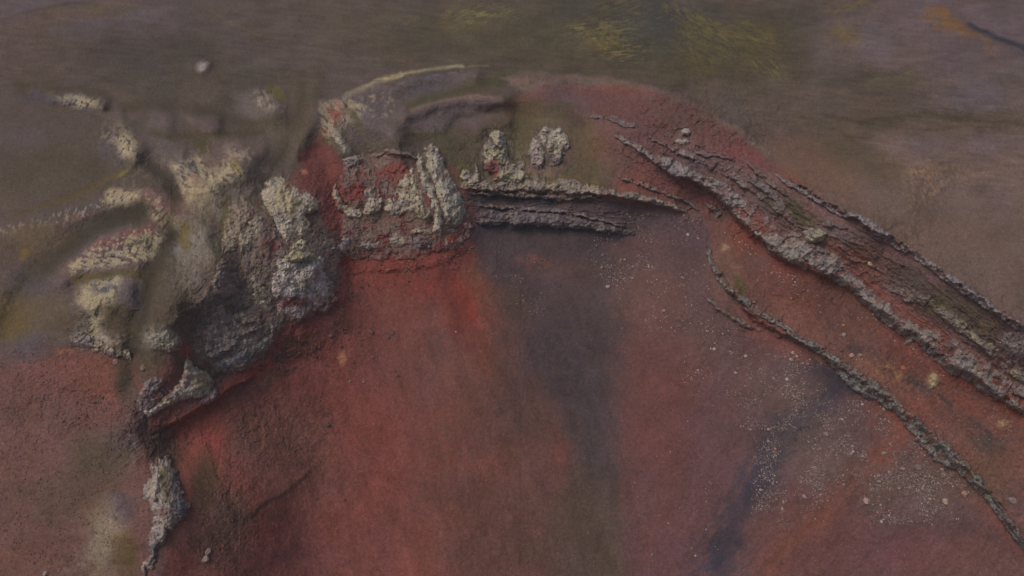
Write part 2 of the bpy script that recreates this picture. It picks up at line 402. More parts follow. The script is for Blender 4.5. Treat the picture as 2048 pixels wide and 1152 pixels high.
    P.blob(405,131,13,11,(146,136,134),.9,rag=7,cover=.65); P.blob(528,200,20,26,(150,136,116),.8,ang=-35,rag=10,cover=.5,streak=(6,70,2)); P.blob(545,212,30,14,(132,118,108),.5,ang=20,cover=.5)
    P.blob(155,202,56,13,TUFF,.95,ang=8,rag=8,cover=.62,streak=(9,110,1.6)); P.blob(90,198,60,12,(76,74,84),.6,ang=5); P.blob(150,212,60,7,(58,58,68),.7,cover=.5)
    P.blob(232,290,36,38,(74,72,80),.7,rag=12,cover=.6); P.blob(252,285,22,40,TUFF,.95,ang=-20,rag=10,cover=.62,streak=(8,115,1.6)); P.blob(225,270,30,30,(128,112,92),.6,cover=.45,streak=(8,115,1.6))
    P.poly([(345,320),(400,318),(440,345),(440,400),(400,430),(370,400),(350,360)],TUFF,.95,10,12,cover=.56,streak=(8,40,2))
    P.blob(455,348,34,30,TUFF,.95,rag=12,cover=.54,streak=(8,60,2)); P.blob(480,315,26,24,(140,128,116),.7,cover=.5); P.blob(375,345,20,16,(74,70,80),.6,cover=.6); P.blob(400,370,14,22,(96,64,66),.6,ang=-30,cover=.7)
    P.blob(400,395,34,36,(158,144,116),.9,rag=10); P.blob(470,385,34,30,(112,100,88),.7); P.blob(450,430,14,50,(84,74,46),.7,rag=6); P.blob(470,330,12,14,MOSS,.35)
    P.line([(10,462),(60,452),(130,432),(200,412),(250,400),(300,390)],11,(140,128,112),.9,5,6,cover=.42,streak=(7,108,2.0)); P.line([(20,452),(90,440),(170,412),(250,392)],8,(66,66,76),.65,6,6,cover=.45,streak=(6,108,1.8))
    P.line([(20,470),(110,448),(170,430)],7,(112,88,82),.6,8,6,cover=.5)
    P.line([(230,395),(290,400),(330,430),(350,470)],20,(158,142,114),.9,8,10,cover=.6,streak=(9,130,2.5)); P.line([(290,385),(340,410),(370,430)],14,(104,76,78),.85,9,8,cover=.6,streak=(8,130,2))
    P.poly([(230,330),(330,290),(500,290),(560,360),(540,440),(420,560),(330,600),(290,500),(330,430),(250,400)],(114,103,91),.5,22,22,cover=.42,streak=(10,110,1.8))
    P.poly([(60,540),(140,470),(260,440),(340,460),(330,560),(300,680),(200,700),(130,680),(100,600)],(120,108,92),.5,22,22,cover=.42,streak=(12,110,1.8))
    P.line([(40,600),(80,545),(130,500),(190,455),(240,430),(280,416)],14,(62,56,44),.95,16,7); P.line([(0,620),(40,575),(100,520)],10,(90,76,48),.7,14,8)  # valley strokes: moss, darkened in colour for the valley's shade
    P.poly([(60,560),(140,490),(240,462),(300,452),(330,480),(300,520),(220,535),(140,560),(100,580)],(100,84,84),.85,14,10)
    P.poly([(140,530),(200,480),(300,452),(335,475),(320,510),(240,535),(190,530),(145,550)],(158,144,114),.95,8,10,cover=.56,streak=(8,15,2))
    P.line([(190,490),(240,475),(300,455)],9,(108,66,66),.9,7,8,cover=.55,streak=(7,100,1.5)); P.line([(180,510),(250,490)],6,(104,72,74),.75,6,6,cover=.5,streak=(7,100,1.5))
    P.blob(300,490,36,26,(140,128,108),.7,cover=.6); P.line([(150,560),(200,548),(270,548),(300,556)],6,(88,76,48),.85,7,4)
    P.poly([(150,590),(185,560),(230,548),(268,562),(255,600),(205,650),(215,680),(170,675),(150,640)],TUFF,.97,9,12,cover=.68,streak=(12,100,1.5))
    P.blob(200,575,22,12,BLUE,.75,rag=16,cover=.6); P.blob(155,625,16,30,(78,70,78),.8,ang=-30,rag=12,cover=.6); P.blob(262,590,30,34,(96,84,82),.85,rag=8); P.blob(235,630,30,40,(80,70,56),.8,ang=20,rag=8)
    P.blob(160,670,40,24,(88,80,84),.8,cover=.6); P.blob(185,680,50,18,(140,130,112),.75,rag=14,cover=.5); P.blob(240,690,34,16,(132,122,106),.8,cover=.55)
    P.line([(264,700),(280,640),(292,590),(305,545),(330,505),(345,470)],11,(56,50,42),.95,16,6); P.blob(270,668,11,20,(98,84,40),.8,rag=8); P.blob(310,600,26,60,(78,70,58),.6,ang=12)  # upright crease: moss with its shade painted in
    P.blob(340,500,20,30,(66,62,58),.6); P.blob(370,470,14,34,(104,88,40),.7,rag=8); P.blob(345,395,20,16,(74,64,50),.5)
    P.poly([(350,440),(430,380),(510,400),(500,520),(420,620),(350,600),(340,520)],(116,106,94),.8,16,18,cover=.5,streak=(14,96,2.2)); P.poly([(350,500),(430,440),(500,460),(480,560),(400,640),(350,600)],(128,120,110),.6,14,16,cover=.42,streak=(9,96,2)); P.blob(410,430,40,40,(86,76,60),.5); P.blob(440,420,14,24,(128,118,116),.7,ang=-10,rag=7,cover=.6); P.blob(400,490,40,44,(118,108,98),.8,rag=14,cover=.6); P.blob(345,500,12,20,(138,130,124),.7,cover=.6); P.blob(380,560,50,60,(100,88,76),.5,cover=.5); P.blob(350,620,60,40,(80,70,56),.7)
    P.blob(320,680,46,30,(136,128,112),.85,rag=12,cover=.66); P.blob(330,720,60,24,(86,74,58),.7); P.blob(290,740,40,40,(74,62,46),.7); P.blob(430,590,40,70,(84,72,60),.7); P.blob(470,420,34,50,(96,86,74),.6,cover=.6)
    P.line([(-20,700),(10,650),(40,602),(90,540)],11,(68,60,46),.85,14,7); P.line([(40,602),(80,547),(130,502),(190,457),(240,434),(288,420)],15,(60,54,45),.92,15,6); P.line([(150,566),(210,548),(268,548),(300,558)],5,(84,74,48),.85,8,5)  # valley creases again: moss colour deepened to stand in for valley shade
    P.line([(264,700),(280,640),(292,590),(305,545),(330,505),(345,470)],10,(58,52,43),.88,15,6); P.line([(345,470),(340,430),(350,400)],6,(70,60,46),.7,10,6)  # crease strokes repeated, dark moss plus painted shade
    P.blob(262,592,28,34,(84,74,74),.8,rag=10); P.blob(246,640,38,30,(70,62,50),.85,ang=10,rag=12); P.blob(330,530,26,44,(74,66,56),.6,rag=14); P.blob(398,640,40,50,(84,74,62),.7,rag=18); P.blob(440,500,20,60,(88,78,60),.6,rag=14)  # olive hollow right of the knob hill: moss with painted shade
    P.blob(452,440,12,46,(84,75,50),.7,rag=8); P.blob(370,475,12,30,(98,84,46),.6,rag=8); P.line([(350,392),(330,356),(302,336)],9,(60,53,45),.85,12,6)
    # the outer flank below
    P.blob(60,600,80,60,(86,76,76),.7); P.blob(110,640,60,50,(92,78,60),.7); P.blob(20,640,50,60,(96,80,46),.7,rag=16); P.blob(60,470,60,30,(96,82,60),.6); P.blob(50,510,24,12,(120,100,50),.6,ang=-20)
    P.poly([(-400,700),(0,700),(80,690),(130,692),(230,705),(250,760),(290,860),(340,940),(330,1152),(300,1700),(-400,1700)],(104,74,68),.95,22,18)
    P.blob(170,745,110,50,(114,70,62),.8); P.blob(80,760,120,60,(110,74,70),.7); P.blob(40,700,80,26,(84,74,76),.7,ang=-10); P.blob(130,706,20,10,(150,100,72),.7,rag=7,cover=.6)
    P.blob(200,800,70,60,(112,70,63),.6,cover=.6); P.blob(80,820,140,40,(78,64,58),.55,cover=.4); P.blob(140,980,120,100,(88,72,58),.7,ang=-30); P.blob(60,900,120,60,(108,76,70),.6); P.blob(60,1080,120,70,(106,74,66),.7)
    P.blob(210,910,60,50,(86,74,60),.8); P.blob(235,880,40,40,(92,78,78),.6,cover=.6); P.blob(262,900,10,30,(120,110,106),.6,cover=.6); P.blob(240,1010,30,26,(74,62,68),.8); P.blob(210,1080,40,80,(128,118,100),.8,ang=8,rag=16,cover=.72); P.blob(250,1110,26,50,(92,76,50),.8)
    P.blob(170,1130,60,30,(118,104,84),.6,cover=.5); P.blob(252,760,26,44,(62,54,42),.95,rag=6); P.blob(280,800,40,60,(96,78,74),.6)
    # inner side of the crater
    P.poly(INNER,(112,68,62),.97,10,10)
    P.poly([(600,330),(680,230),(960,230),(1180,230),(1280,320),(1180,400),(940,370),(900,330),(800,320)],(84,74,60),.95,14,12)
    P.poly([(430,560),(520,400),(620,400),(600,640),(500,740),(380,800),(330,700)],(94,82,74),.9,20,16)
    P.poly([(620,400),(900,350),(960,480),(680,540),(600,640)],(104,80,74),.9,16,14)
    P.poly([(520,400),(560,350),(640,420),(680,440),(680,500),(640,520),(600,640),(540,690),(400,740),(380,640),(450,520)],(100,88,80),.8,16,20,cover=.6)
    P.poly([(540,360),(640,420),(680,500),(660,600),(540,640),(420,730),(390,650),(500,500)],(124,114,98),.6,14,20,cover=.38)
    P.poly([(670,310),(850,300),(950,430),(940,480),(680,520)],(108,94,86),.8,14,20,cover=.6)
    P.blob(760,450,100,26,(122,112,100),.6,cover=.45); P.blob(600,610,60,16,(92,72,66),.8,cover=.6)
    # arc ridge
    P.blob(760,240,90,60,(92,80,76),.9); P.blob(800,200,140,30,(84,74,74),.8,ang=-12); P.poly([(680,195),(760,168),(940,140),(1000,150),(830,225),(700,240)],(90,80,80),.85,9,8); P.line([(825,212),(890,190),(970,165),(1015,150)],10,(70,66,44),.85,12,8)
    P.poly([(820,225),(880,205),(950,193),(1005,200),(1010,230),(930,250),(840,275),(815,250)],(98,84,82),.95,7,6); P.line([(822,220),(880,202),(950,192),(1000,196)],2.5,(118,94,86),.85,4,4)
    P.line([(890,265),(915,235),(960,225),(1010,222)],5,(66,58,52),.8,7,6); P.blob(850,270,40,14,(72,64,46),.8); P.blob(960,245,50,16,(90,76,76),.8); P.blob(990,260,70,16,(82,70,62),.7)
    P.poly([(1000,152),(1090,146),(1220,154),(1340,182),(1470,250),(1560,320),(1500,290),(1400,215),(1250,172),(1050,185)],(104,86,78),.95,6,7)
    P.poly([(1080,175),(1250,172),(1400,215),(1500,290),(1560,350),(1480,350),(1300,290),(1180,230),(1090,205)],(98,66,64),.95,9,12); P.blob(1240,180,60,10,(114,70,60),.6,rag=10,cover=.6); P.blob(1380,240,100,40,(88,70,66),.8,ang=28,cover=.5); P.blob(1300,215,120,24,(90,72,66),.7,ang=12,cover=.42); P.blob(1120,200,60,20,(92,76,74),.7)
    P.blob(1080,215,90,20,(78,68,52),.85); P.poly([(905,300),(980,240),(1140,225),(1190,290),(1230,370),(1120,360),(940,370)],(80,70,56),.95,14,14)
    P.blob(1040,290,24,70,(86,80,46),.6,rag=12,cover=.6,streak=(6,80,3)); P.blob(1170,300,44,80,(86,74,54),.9,ang=-28,rag=14); P.blob(1130,310,90,60,(90,72,60),.6,cover=.45,streak=(7,64,4)); P.blob(1190,290,20,60,(98,86,50),.75,ang=-24,cover=.5,streak=(5,62,5)); P.blob(1130,290,14,40,(92,66,62),.7,ang=-10,cover=.6,streak=(5,70,4)); P.blob(1215,310,26,60,(100,70,64),.8,ang=-25,cover=.6,streak=(5,62,4)); P.blob(1150,240,20,18,(80,60,54),.8,ang=30,cover=.7)
    P.blob(1070,335,60,12,(98,76,68),.8); P.line([(1060,345),(1120,350),(1190,365)],6,(104,92,44),.55,8,6,cover=.5); P.line([(985,330),(1010,340),(1050,350)],5,(120,108,44),.55,6,6,cover=.5); P.blob(1095,245,36,7,(100,92,56),.5,rag=14); P.blob(890,300,30,40,(76,70,54),.8); P.blob(920,345,16,30,(90,82,50),.7)
    P.blob(1000,310,44,60,(120,110,98),.65,cover=.5,streak=(7,80,2)); P.blob(1100,300,52,46,(110,96,90),.65,cover=.5,streak=(7,80,2)); P.blob(1040,345,60,16,(114,102,92),.6,cover=.5); P.blob(680,300,14,30,(84,76,66),.8); P.poly([(640,200),(700,195),(730,215),(720,240),(690,250),(660,290),(640,260)],(142,130,108),.9,7,9,cover=.6,streak=(8,60,2)); P.blob(670,225,16,24,(130,74,66),.8,rag=8,cover=.6); P.line([(705,225),(725,262),(750,300)],7,(76,68,48),.85,7,5); P.blob(735,275,40,30,(90,80,78),.6); P.blob(760,205,46,24,(138,126,100),.7,cover=.4); P.blob(690,280,22,30,(104,94,84),.7)
    P.poly([(600,300),(650,285),(690,330),(700,380),(680,480),(650,450),(640,400),(600,360)],(106,60,57),.95,9,12); P.blob(670,420,18,60,(122,62,57),.8,rag=10); P.blob(625,330,30,22,(104,62,56),.6,cover=.5); P.blob(608,345,8,6,(170,110,90),.8,rag=4)
    P.poly([(735,325),(780,305),(820,312),(815,350),(790,370),(745,360)],(118,64,58),.95,6,8); P.blob(545,500,26,34,(128,60,52),.95,ang=20,rag=8); P.blob(510,535,30,16,(92,76,42),.85,rag=8); P.blob(690,390,30,26,(124,62,56),.8)
    P.blob(372,700,14,16,(136,66,60),.9,rag=6); P.blob(340,760,30,40,(110,72,66),.8); P.blob(620,440,16,16,(78,56,50),.8,rag=8); P.blob(830,432,34,14,(98,80,60),.8)
    # the red slope
    P.poly([(300,850),(380,830),(500,740),(560,640),(670,590),(690,530),(880,505),(960,480),(1010,600),(1080,760),(1140,900),(1150,1152),(1100,1700),(400,1700),(430,1100),(380,960)],(118,64,58),.97,16,14)
    P.poly([(680,515),(880,490),(950,470),(985,560),(930,620),(800,590),(690,560)],(122,57,50),.8,20,18); P.blob(865,490,20,22,(114,42,36),.85,rag=8); P.blob(690,520,26,14,(118,48,40),.85,ang=20,rag=8); P.line([(880,500),(905,560),(930,640),(985,760)],22,(118,56,49),.75,28,18); P.line([(880,560),(910,640),(930,700)],12,(102,50,46),.7,18,10)
    P.blob(600,760,120,60,(122,62,56),.7,ang=-25); P.line([(470,760),(560,730),(620,640),(680,605)],12,(118,54,47),.7,16,10); P.line([(430,790),(520,745)],9,(118,52,46),.7,12,8)
    P.blob(700,700,120,90,(120,64,58),.6); P.blob(780,640,60,60,(112,66,60),.7,streak=(14,80,3),cover=.6); P.blob(830,720,110,60,(98,66,60),.6,cover=.6); P.blob(960,560,50,50,(112,72,58),.7); P.blob(975,535,34,20,(124,78,54),.6,cover=.5)
    P.blob(900,800,120,120,(98,66,60),.75); P.blob(1000,720,60,60,(96,68,60),.7); P.blob(760,900,160,120,(118,62,56),.7); P.blob(530,880,130,90,(106,72,64),.8); P.blob(420,880,40,50,(132,62,58),.85); P.blob(480,960,40,40,(126,66,60),.7)
    P.blob(600,960,110,80,(110,70,62),.7); P.blob(450,1050,60,90,(88,68,58),.85); P.blob(410,960,26,60,(76,60,46),.9,rag=10); P.blob(900,900,90,60,(88,66,58),.55,cover=.5); P.blob(950,1000,120,60,(84,64,56),.7); P.blob(620,1120,160,60,(116,68,64),.8)
    P.line([(470,1046),(500,1035),(530,1008),(570,988),(610,950),(640,925)],3,(76,62,48),.85,5,14,cover=.7); P.blob(860,1080,120,60,(108,62,56),.7); P.poly([(380,830),(450,780),(430,850),(360,880),(310,850)],(112,56,50),.9,10,10)
    P.blob(330,900,34,50,(72,58,50),.85,ang=-25,rag=12); P.blob(685,716,8,14,(160,112,76),.8,rag=6); P.blob(595,690,46,16,(78,56,48),.85,ang=-32,cover=.6,streak=(8,-35,2)); P.blob(560,745,70,14,(84,58,50),.8,ang=-30,cover=.55,streak=(8,-32,3)); P.blob(520,770,60,12,(84,60,52),.8,ang=-28,cover=.5,streak=(6,-30,3))
    P.blob(662,632,20,9,(80,58,50),.8,ang=-25,cover=.6); P.blob(690,650,14,22,(80,56,50),.8,cover=.5); P.blob(655,700,14,30,(84,58,50),.7,cover=.45); P.blob(560,860,110,70,(88,64,56),.5,cover=.34,streak=(6,-20,1.6)); P.blob(640,830,60,60,(88,64,56),.5,cover=.3,streak=(5,-20,1.6))
    P.line([(560,655),(620,640),(650,630)],3,(84,56,48),.6,3,8,cover=.5); P.line([(700,560),(760,580),(830,560),(900,530)],2.5,(96,54,46),.6,3,8,cover=.45); P.line([(730,600),(770,640),(790,700)],2,(92,56,50),.5,3,8,cover=.4); P.blob(430,740,20,14,(70,56,44),.8)
    P.line([(915,560),(945,640),(970,720),(985,770)],13,(124,50,40),.75,18,12); P.line([(890,560),(915,640),(935,690)],12,(98,46,42),.7,16,10)
    P.blob(1010,790,80,130,(92,64,57),.85,rag=34); P.blob(940,680,30,30,(100,64,58),.5); P.blob(860,650,50,50,(104,66,60),.6,cover=.6); P.blob(885,690,30,40,(92,66,60),.6,cover=.6)
    # dark fan in the middle
    P.poly([(940,470),(1270,460),(1400,440),(1420,520),(1300,640),(1250,900),(1250,1152),(1240,1700),(1000,1700),(1150,900),(1060,740),(1000,600)],(82,64,62),.95,30,20)
    P.poly([(935,385),(1060,385),(1180,398),(1280,405),(1380,430),(1400,460),(1280,480),(1100,470),(950,475)],(78,66,68),.9,9,8)
    P.line([(945,395),(1040,400),(1100,405)],8,(58,54,64),.7,8,6); P.line([(960,452),(1060,458),(1180,462),(1250,472)],7,(56,52,60),.75,9,8); P.line([(940,425),(940,470)],14,(104,58,56),.5,12,8); P.blob(1000,410,26,9,(96,74,52),.5,rag=6)  # first strip paints the shade under the top bed
    P.poly([(940,450),(1200,455),(1220,520),(1100,520),(1000,500)],(66,58,62),.8,22,14); P.line([(980,490),(1050,600),(1100,700),(1160,800),(1200,950)],34,(68,58,62),.8,34,20); P.blob(1070,820,70,150,(82,62,58),.8,rag=40); P.poly([(1040,500),(1240,500),(1245,900),(1235,1152),(1190,1000),(1120,820),(1060,640)],(76,62,62),.6,26,20); P.blob(1150,720,110,90,(60,51,56),.75,rag=44,cover=.55); P.blob(1190,820,40,90,(66,58,60),.55); P.blob(1110,540,80,30,(88,66,62),.6); P.blob(1070,520,40,12,(112,70,56),.6,cover=.5)
    P.blob(1020,620,50,60,(88,68,60),.6,ang=-30); P.blob(1150,1060,130,130,(80,65,57),.85,rag=44); P.blob(1200,1152,50,60,(76,64,54),.8); P.blob(1050,960,60,90,(96,66,58),.7); P.blob(1000,1100,140,100,(88,64,56),.75); P.blob(900,1000,120,90,(100,62,56),.5); P.blob(1185,600,60,60,(72,62,64),.6)
    # right-hand slope
    P.poly([(1250,470),(1400,440),(1420,600),(1550,700),(1700,780),(1850,920),(2000,1060),(2150,1220),(2150,1700),(1240,1700),(1250,1152),(1255,760)],(88,65,65),.95,24,20)
    P.blob(1300,600,70,70,(100,72,64),.7); P.blob(1320,800,90,150,(98,62,59),.8); P.blob(1330,950,80,120,(96,60,58),.6); P.blob(1430,600,60,120,(88,68,66),.7); P.blob(1380,480,50,60,(78,62,66),.7); P.blob(1420,1000,60,160,(92,64,66),.7); P.blob(1350,1100,90,90,(96,64,66),.8)
    P.line([(1700,740),(1640,800),(1560,900),(1490,1010),(1420,1140)],44,(62,57,66),.75,34,26,cover=.55,streak=(12,126,4)); P.line([(1690,750),(1635,810),(1560,905),(1490,1015),(1430,1130)],16,(52,49,59),.9,24,20,cover=.9,streak=(9,126,4)); P.blob(1670,755,80,34,(50,46,56),.85,ang=15); P.blob(1560,880,40,60,(58,53,62),.6,ang=35); P.blob(1590,840,30,30,(60,54,66),.6)
    P.blob(1560,780,90,60,(92,72,68),.7); P.blob(1640,900,90,80,(94,76,72),.7,cover=.7); P.blob(1600,1090,120,110,(98,63,59),.7); P.line([(1810,850),(1740,940),(1660,1010),(1540,1140)],24,(112,68,58),.8,24,10); P.blob(1850,980,110,70,(94,74,70),.85); P.blob(1740,980,60,50,(92,72,66),.6,cover=.6); P.blob(1800,1110,180,50,(98,64,66),.8); P.blob(1960,1130,80,50,(98,68,62),.7); P.blob(1700,1060,100,20,(100,66,66),.5,ang=-25); P.blob(1780,790,50,26,(66,60,62),.6,ang=25)
    # terrace between the ledges
    P.poly([(1450,395),(1500,470),(1560,520),(1700,555),(1860,670),(2060,800),(2300,960),(2300,1300),(2060,1120),(1950,960),(1820,840),(1690,750),(1540,660),(1440,570),(1415,500),(1440,440)],(100,69,62),.97,9,8)
    P.poly([(1480,460),(1560,520),(1650,545),(1750,620),(1850,680),(2060,830),(2060,800),(1950,760),(1950,840),(1700,660),(1560,610),(1500,540)],(108,62,55),.8,20,14); P.line([(1560,535),(1680,556),(1720,575)],12,(112,54,48),.8,16,8); P.line([(1860,695),(1940,750),(2060,830)],18,(108,55,48),.8,20,10); P.blob(1990,800,60,40,(118,62,52),.6,ang=35); P.blob(1490,470,34,50,(112,60,52),.7,ang=-30)
    P.blob(1700,620,90,40,(96,66,58),.8,ang=30); P.blob(1640,590,60,20,(92,60,56),.6,ang=30); P.blob(1700,680,90,22,(92,66,60),.6,ang=30); P.blob(1450,540,30,60,(104,78,68),.7); P.blob(1600,640,80,30,(114,72,63),.6,ang=30); P.blob(1750,740,60,20,(118,82,64),.65,ang=38); P.blob(1790,745,40,10,(150,112,76),.7,ang=38,rag=8,cover=.5); P.blob(1840,820,60,36,(116,68,60),.7,ang=40)
    P.blob(1870,705,26,14,(66,58,66),.8,rag=10,cover=.6); P.blob(1710,697,16,12,(62,54,54),.9,rag=5); P.line([(1820,755),(1860,780)],7,(66,60,60),.8,5,5); P.line([(1878,790),(1902,812)],4,(62,56,50),.9,3,3); P.line([(1940,835),(1990,880),(2048,880)],6,(60,58,62),.8,8,10,cover=.6); P.blob(1985,890,50,16,(64,60,58),.8,cover=.6,ang=10)
    P.blob(2006,848,14,9,(146,108,84),.85,rag=4); P.blob(1866,760,15,16,(140,122,94),.85,rag=5); P.blob(1980,960,50,60,(96,74,62),.7); P.blob(2040,900,40,40,(110,72,60),.6); P.blob(2030,1000,20,36,(68,60,66),.6,cover=.5); P.blob(1900,730,6,4,(160,84,56),.9,rag=2); P.blob(1805,734,5,4,(166,90,56),.9,rag=2)
    P.blob(1510,520,22,30,(80,68,64),.6,ang=-35,cover=.6); P.blob(1480,570,12,24,(82,76,46),.7,ang=-25,rag=8); P.blob(1450,492,16,7,(150,124,100),.6,ang=-20,cover=.6)
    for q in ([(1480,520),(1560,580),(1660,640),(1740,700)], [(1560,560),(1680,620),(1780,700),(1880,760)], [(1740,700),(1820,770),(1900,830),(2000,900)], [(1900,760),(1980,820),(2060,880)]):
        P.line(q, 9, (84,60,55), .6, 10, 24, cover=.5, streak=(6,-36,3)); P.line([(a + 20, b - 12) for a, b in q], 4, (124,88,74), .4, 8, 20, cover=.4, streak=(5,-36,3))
    # between rim crest and the upper band
    P.poly([(1160,225),(1300,250),(1400,290),(1500,330),(1560,350),(1700,432),(1900,560),(2060,670),(2300,840),(2300,960),(2048,770),(1850,640),(1700,530),(1560,470),(1480,390),(1330,340),(1240,290)],(102,78,76),.92,10,10)
    P.blob(1300,300,80,60,(96,66,65),.85,ang=20); P.blob(1480,310,50,26,(108,62,60),.8,ang=20,cover=.7); P.blob(1420,330,60,16,(86,74,74),.7); P.blob(1550,400,70,26,(84,74,66),.8,ang=32); P.blob(1600,440,50,24,(80,72,50),.85,ang=25); P.blob(1690,470,50,16,(98,84,84),.7,ang=20); P.blob(1700,520,60,22,(112,72,64),.85,ang=26); P.blob(1660,480,30,14,(108,78,62),.6,ang=20)
    P.blob(1790,530,80,26,(96,72,68),.8,ang=32); P.blob(1850,580,100,30,(80,68,64),.85,ang=34); P.blob(1950,640,80,40,(78,68,58),.8,ang=34); P.blob(1880,610,30,14,(94,84,52),.6,ang=30); P.blob(1980,650,24,12,(106,84,54),.6,cover=.5); P.blob(1360,270,30,20,(104,84,76),.6)
    P.blob(1340,395,60,30,(104,70,70),.8,ang=15); P.blob(1420,400,60,26,(104,66,62),.85,ang=25); P.blob(1390,420,60,12,(88,76,74),.6,ang=20,cover=.6); P.blob(1440,430,20,20,(76,64,58),.7,cover=.6); P.blob(1210,260,40,14,(104,74,70),.6)
    # sand-like streaks over everything
    u, v = P.U, P.V
    def streaks(L, an, el, k):
        a, b = rot(u, v, an); return fbm(a / el, b, L, 4, k, .6)
    plain = sm(200 + 0.32 * np.maximum(u - 1300, 0) - v, -40, 60)
    bowl = sm(v, 480, 640) * sm(u, 400, 600) * (1 - sm(u, 1230, 1330))
    right = sm(v, 560, 700) * sm(u, 1250, 1400)
    f = 1 + 0.13 * plain * streaks(7, 6, 9, 81) + .10 * plain * streaks(20, -12, 5, 82) + 0.10 * bowl * streaks(20, 72, 4, 83) + 0.08 * right * streaks(13, 128, 6, 84)
    f = f + 0.08 * P.n2 + 0.07 * P.n1 + 0.10 * fbm(u, v, 5, 3, 91, .7)
    P.C *= f[:, None]
    Lm = P.C @ np.array([.3, .59, .11], np.float32)
    ds = .04 + .09 * sm(P.C[:, 0] - P.C[:, 1], 30, 60)
    P.C[:, 2] *= 1 - .015 * sm(P.C[:, 0] - P.C[:, 1], 25, 50)
    P.C += (Lm[:, None] * np.array([1.06, 1.0, .94], np.float32) - P.C) * ds[:, None]
    # hue wander between rust, mauve and olive
    h1 = fbm(u, v, 90, 4, 95)
    P.C[:, 0] *= 1 + .03 * h1; P.C[:, 2] *= 1 - .05 * h1 + .04 * P.n2
    # clod speckle where the slope is rough
    r = ROUGH(u, v); sp_ = sm(fbm(u, v, 6, 3, 97, .7), .18, .45) * np.clip(r, 0, 1)
    P.C *= (1 - .16 * sp_)[:, None]
    return P.C

def to_albedo(C): return np.clip(lin(np.clip(C, 4, 235)) * ALB, 0.004, .62)

# ------------------------------------------------------------------ materials
def earth_mat(name, bump, scale, rough=.95, var=.16, grain=.9, gvar=.13, gravel=1.5):
    m = bpy.data.materials.new(name); m.use_nodes = True
    t = m.node_tree; N = t.nodes; b = N["Principled BSDF"]
    b.inputs["Roughness"].default_value = rough; b.inputs["Specular IOR Level"].default_value = .12
    at = N.new("ShaderNodeAttribute"); at.attribute_name = "soil"
    tc = N.new("ShaderNodeTexCoord")
    n1 = N.new("ShaderNodeTexNoise"); n1.inputs["Scale"].default_value = scale; n1.inputs["Detail"].default_value = 8; n1.inputs["Roughness"].default_value = .7
    t.links.new(tc.outputs["Object"], n1.inputs["Vector"])
    mr = N.new("ShaderNodeMapRange"); mr.inputs["From Min"].default_value = .3; mr.inputs["From Max"].default_value = .7
    mr.inputs["To Min"].default_value = 1 - var; mr.inputs["To Max"].default_value = 1 + var
    t.links.new(n1.outputs["Fac"], mr.inputs["Value"])
    n3 = N.new("ShaderNodeTexNoise"); n3.inputs["Scale"].default_value = grain; n3.inputs["Detail"].default_value = 3; n3.inputs["Roughness"].default_value = .8
    t.links.new(tc.outputs["Object"], n3.inputs["Vector"])
    m3 = N.new("ShaderNodeMapRange"); m3.inputs["From Min"].default_value = .36; m3.inputs["From Max"].default_value = .64
    m3.inputs["To Min"].default_value = 1 - gvar; m3.inputs["To Max"].default_value = 1 + gvar
    t.links.new(n3.outputs["Fac"], m3.inputs["Value"])
    mm = N.new("ShaderNodeMath"); mm.operation = 'MULTIPLY'
    t.links.new(mr.outputs["Result"], mm.inputs[0]); t.links.new(m3.outputs["Result"], mm.inputs[1])
    mx = N.new("ShaderNodeVectorMath"); mx.operation = 'SCALE'
    vo = N.new("ShaderNodeTexVoronoi"); vo.inputs["Scale"].default_value = gravel; vo.inputs["Randomness"].default_value = 1
    t.links.new(tc.outputs["Object"], vo.inputs["Vector"])
    v1 = N.new("ShaderNodeMapRange"); v1.inputs["From Min"].default_value = .34; v1.inputs["From Max"].default_value = .18
    t.links.new(vo.outputs["Distance"], v1.inputs["Value"])
    sx = N.new("ShaderNodeSeparateColor"); t.links.new(vo.outputs["Color"], sx.inputs[0])
    v2 = N.new("ShaderNodeMapRange"); v2.inputs["From Min"].default_value = 0; v2.inputs["From Max"].default_value = 1; v2.inputs["To Min"].default_value = -.36; v2.inputs["To Max"].default_value = .5
    t.links.new(sx.outputs[0], v2.inputs["Value"])
    v3 = N.new("ShaderNodeMath"); v3.operation = 'MULTIPLY'; t.links.new(v1.outputs["Result"], v3.inputs[0]); t.links.new(v2.outputs["Result"], v3.inputs[1])
    v4 = N.new("ShaderNodeMath"); v4.operation = 'MULTIPLY_ADD'; v4.inputs[1].default_value = 1.0; v4.inputs[2].default_value = 1.0; t.links.new(v3.outputs[0], v4.inputs[0])
    v5 = N.new("ShaderNodeMath"); v5.operation = 'MULTIPLY'; t.links.new(v4.outputs[0], v5.inputs[0]); t.links.new(mm.outputs[0], v5.inputs[1])
    t.links.new(at.outputs["Color"], mx.inputs[0]); t.links.new(v5.outputs[0], mx.inputs["Scale"])
    t.links.new(mx.outputs["Vector"], b.inputs["Base Color"])
    n2 = N.new("ShaderNodeTexNoise"); n2.inputs["Scale"].default_value = scale * .55; n2.inputs["Detail"].default_value = 10; n2.inputs["Roughness"].default_value = .72
    t.links.new(tc.outputs["Object"], n2.inputs["Vector"])
    bp = N.new("ShaderNodeBump"); bp.inputs["Strength"].default_value = 1.0; bp.inputs["Distance"].default_value = bump
    t.links.new(n2.outputs["Fac"], bp.inputs["Height"]); t.links.new(bp.outputs["Normal"], b.inputs["Normal"])
    return m
M_SOIL = earth_mat("volcanic_soil", .26, 2.6, var=.30)
M_ROCK = earth_mat("weathered_rock", .22, 3.2, var=.30, grain=1.3, gvar=.16)
M_STONE = earth_mat("loose_stone", .12, 6.0, var=.25)

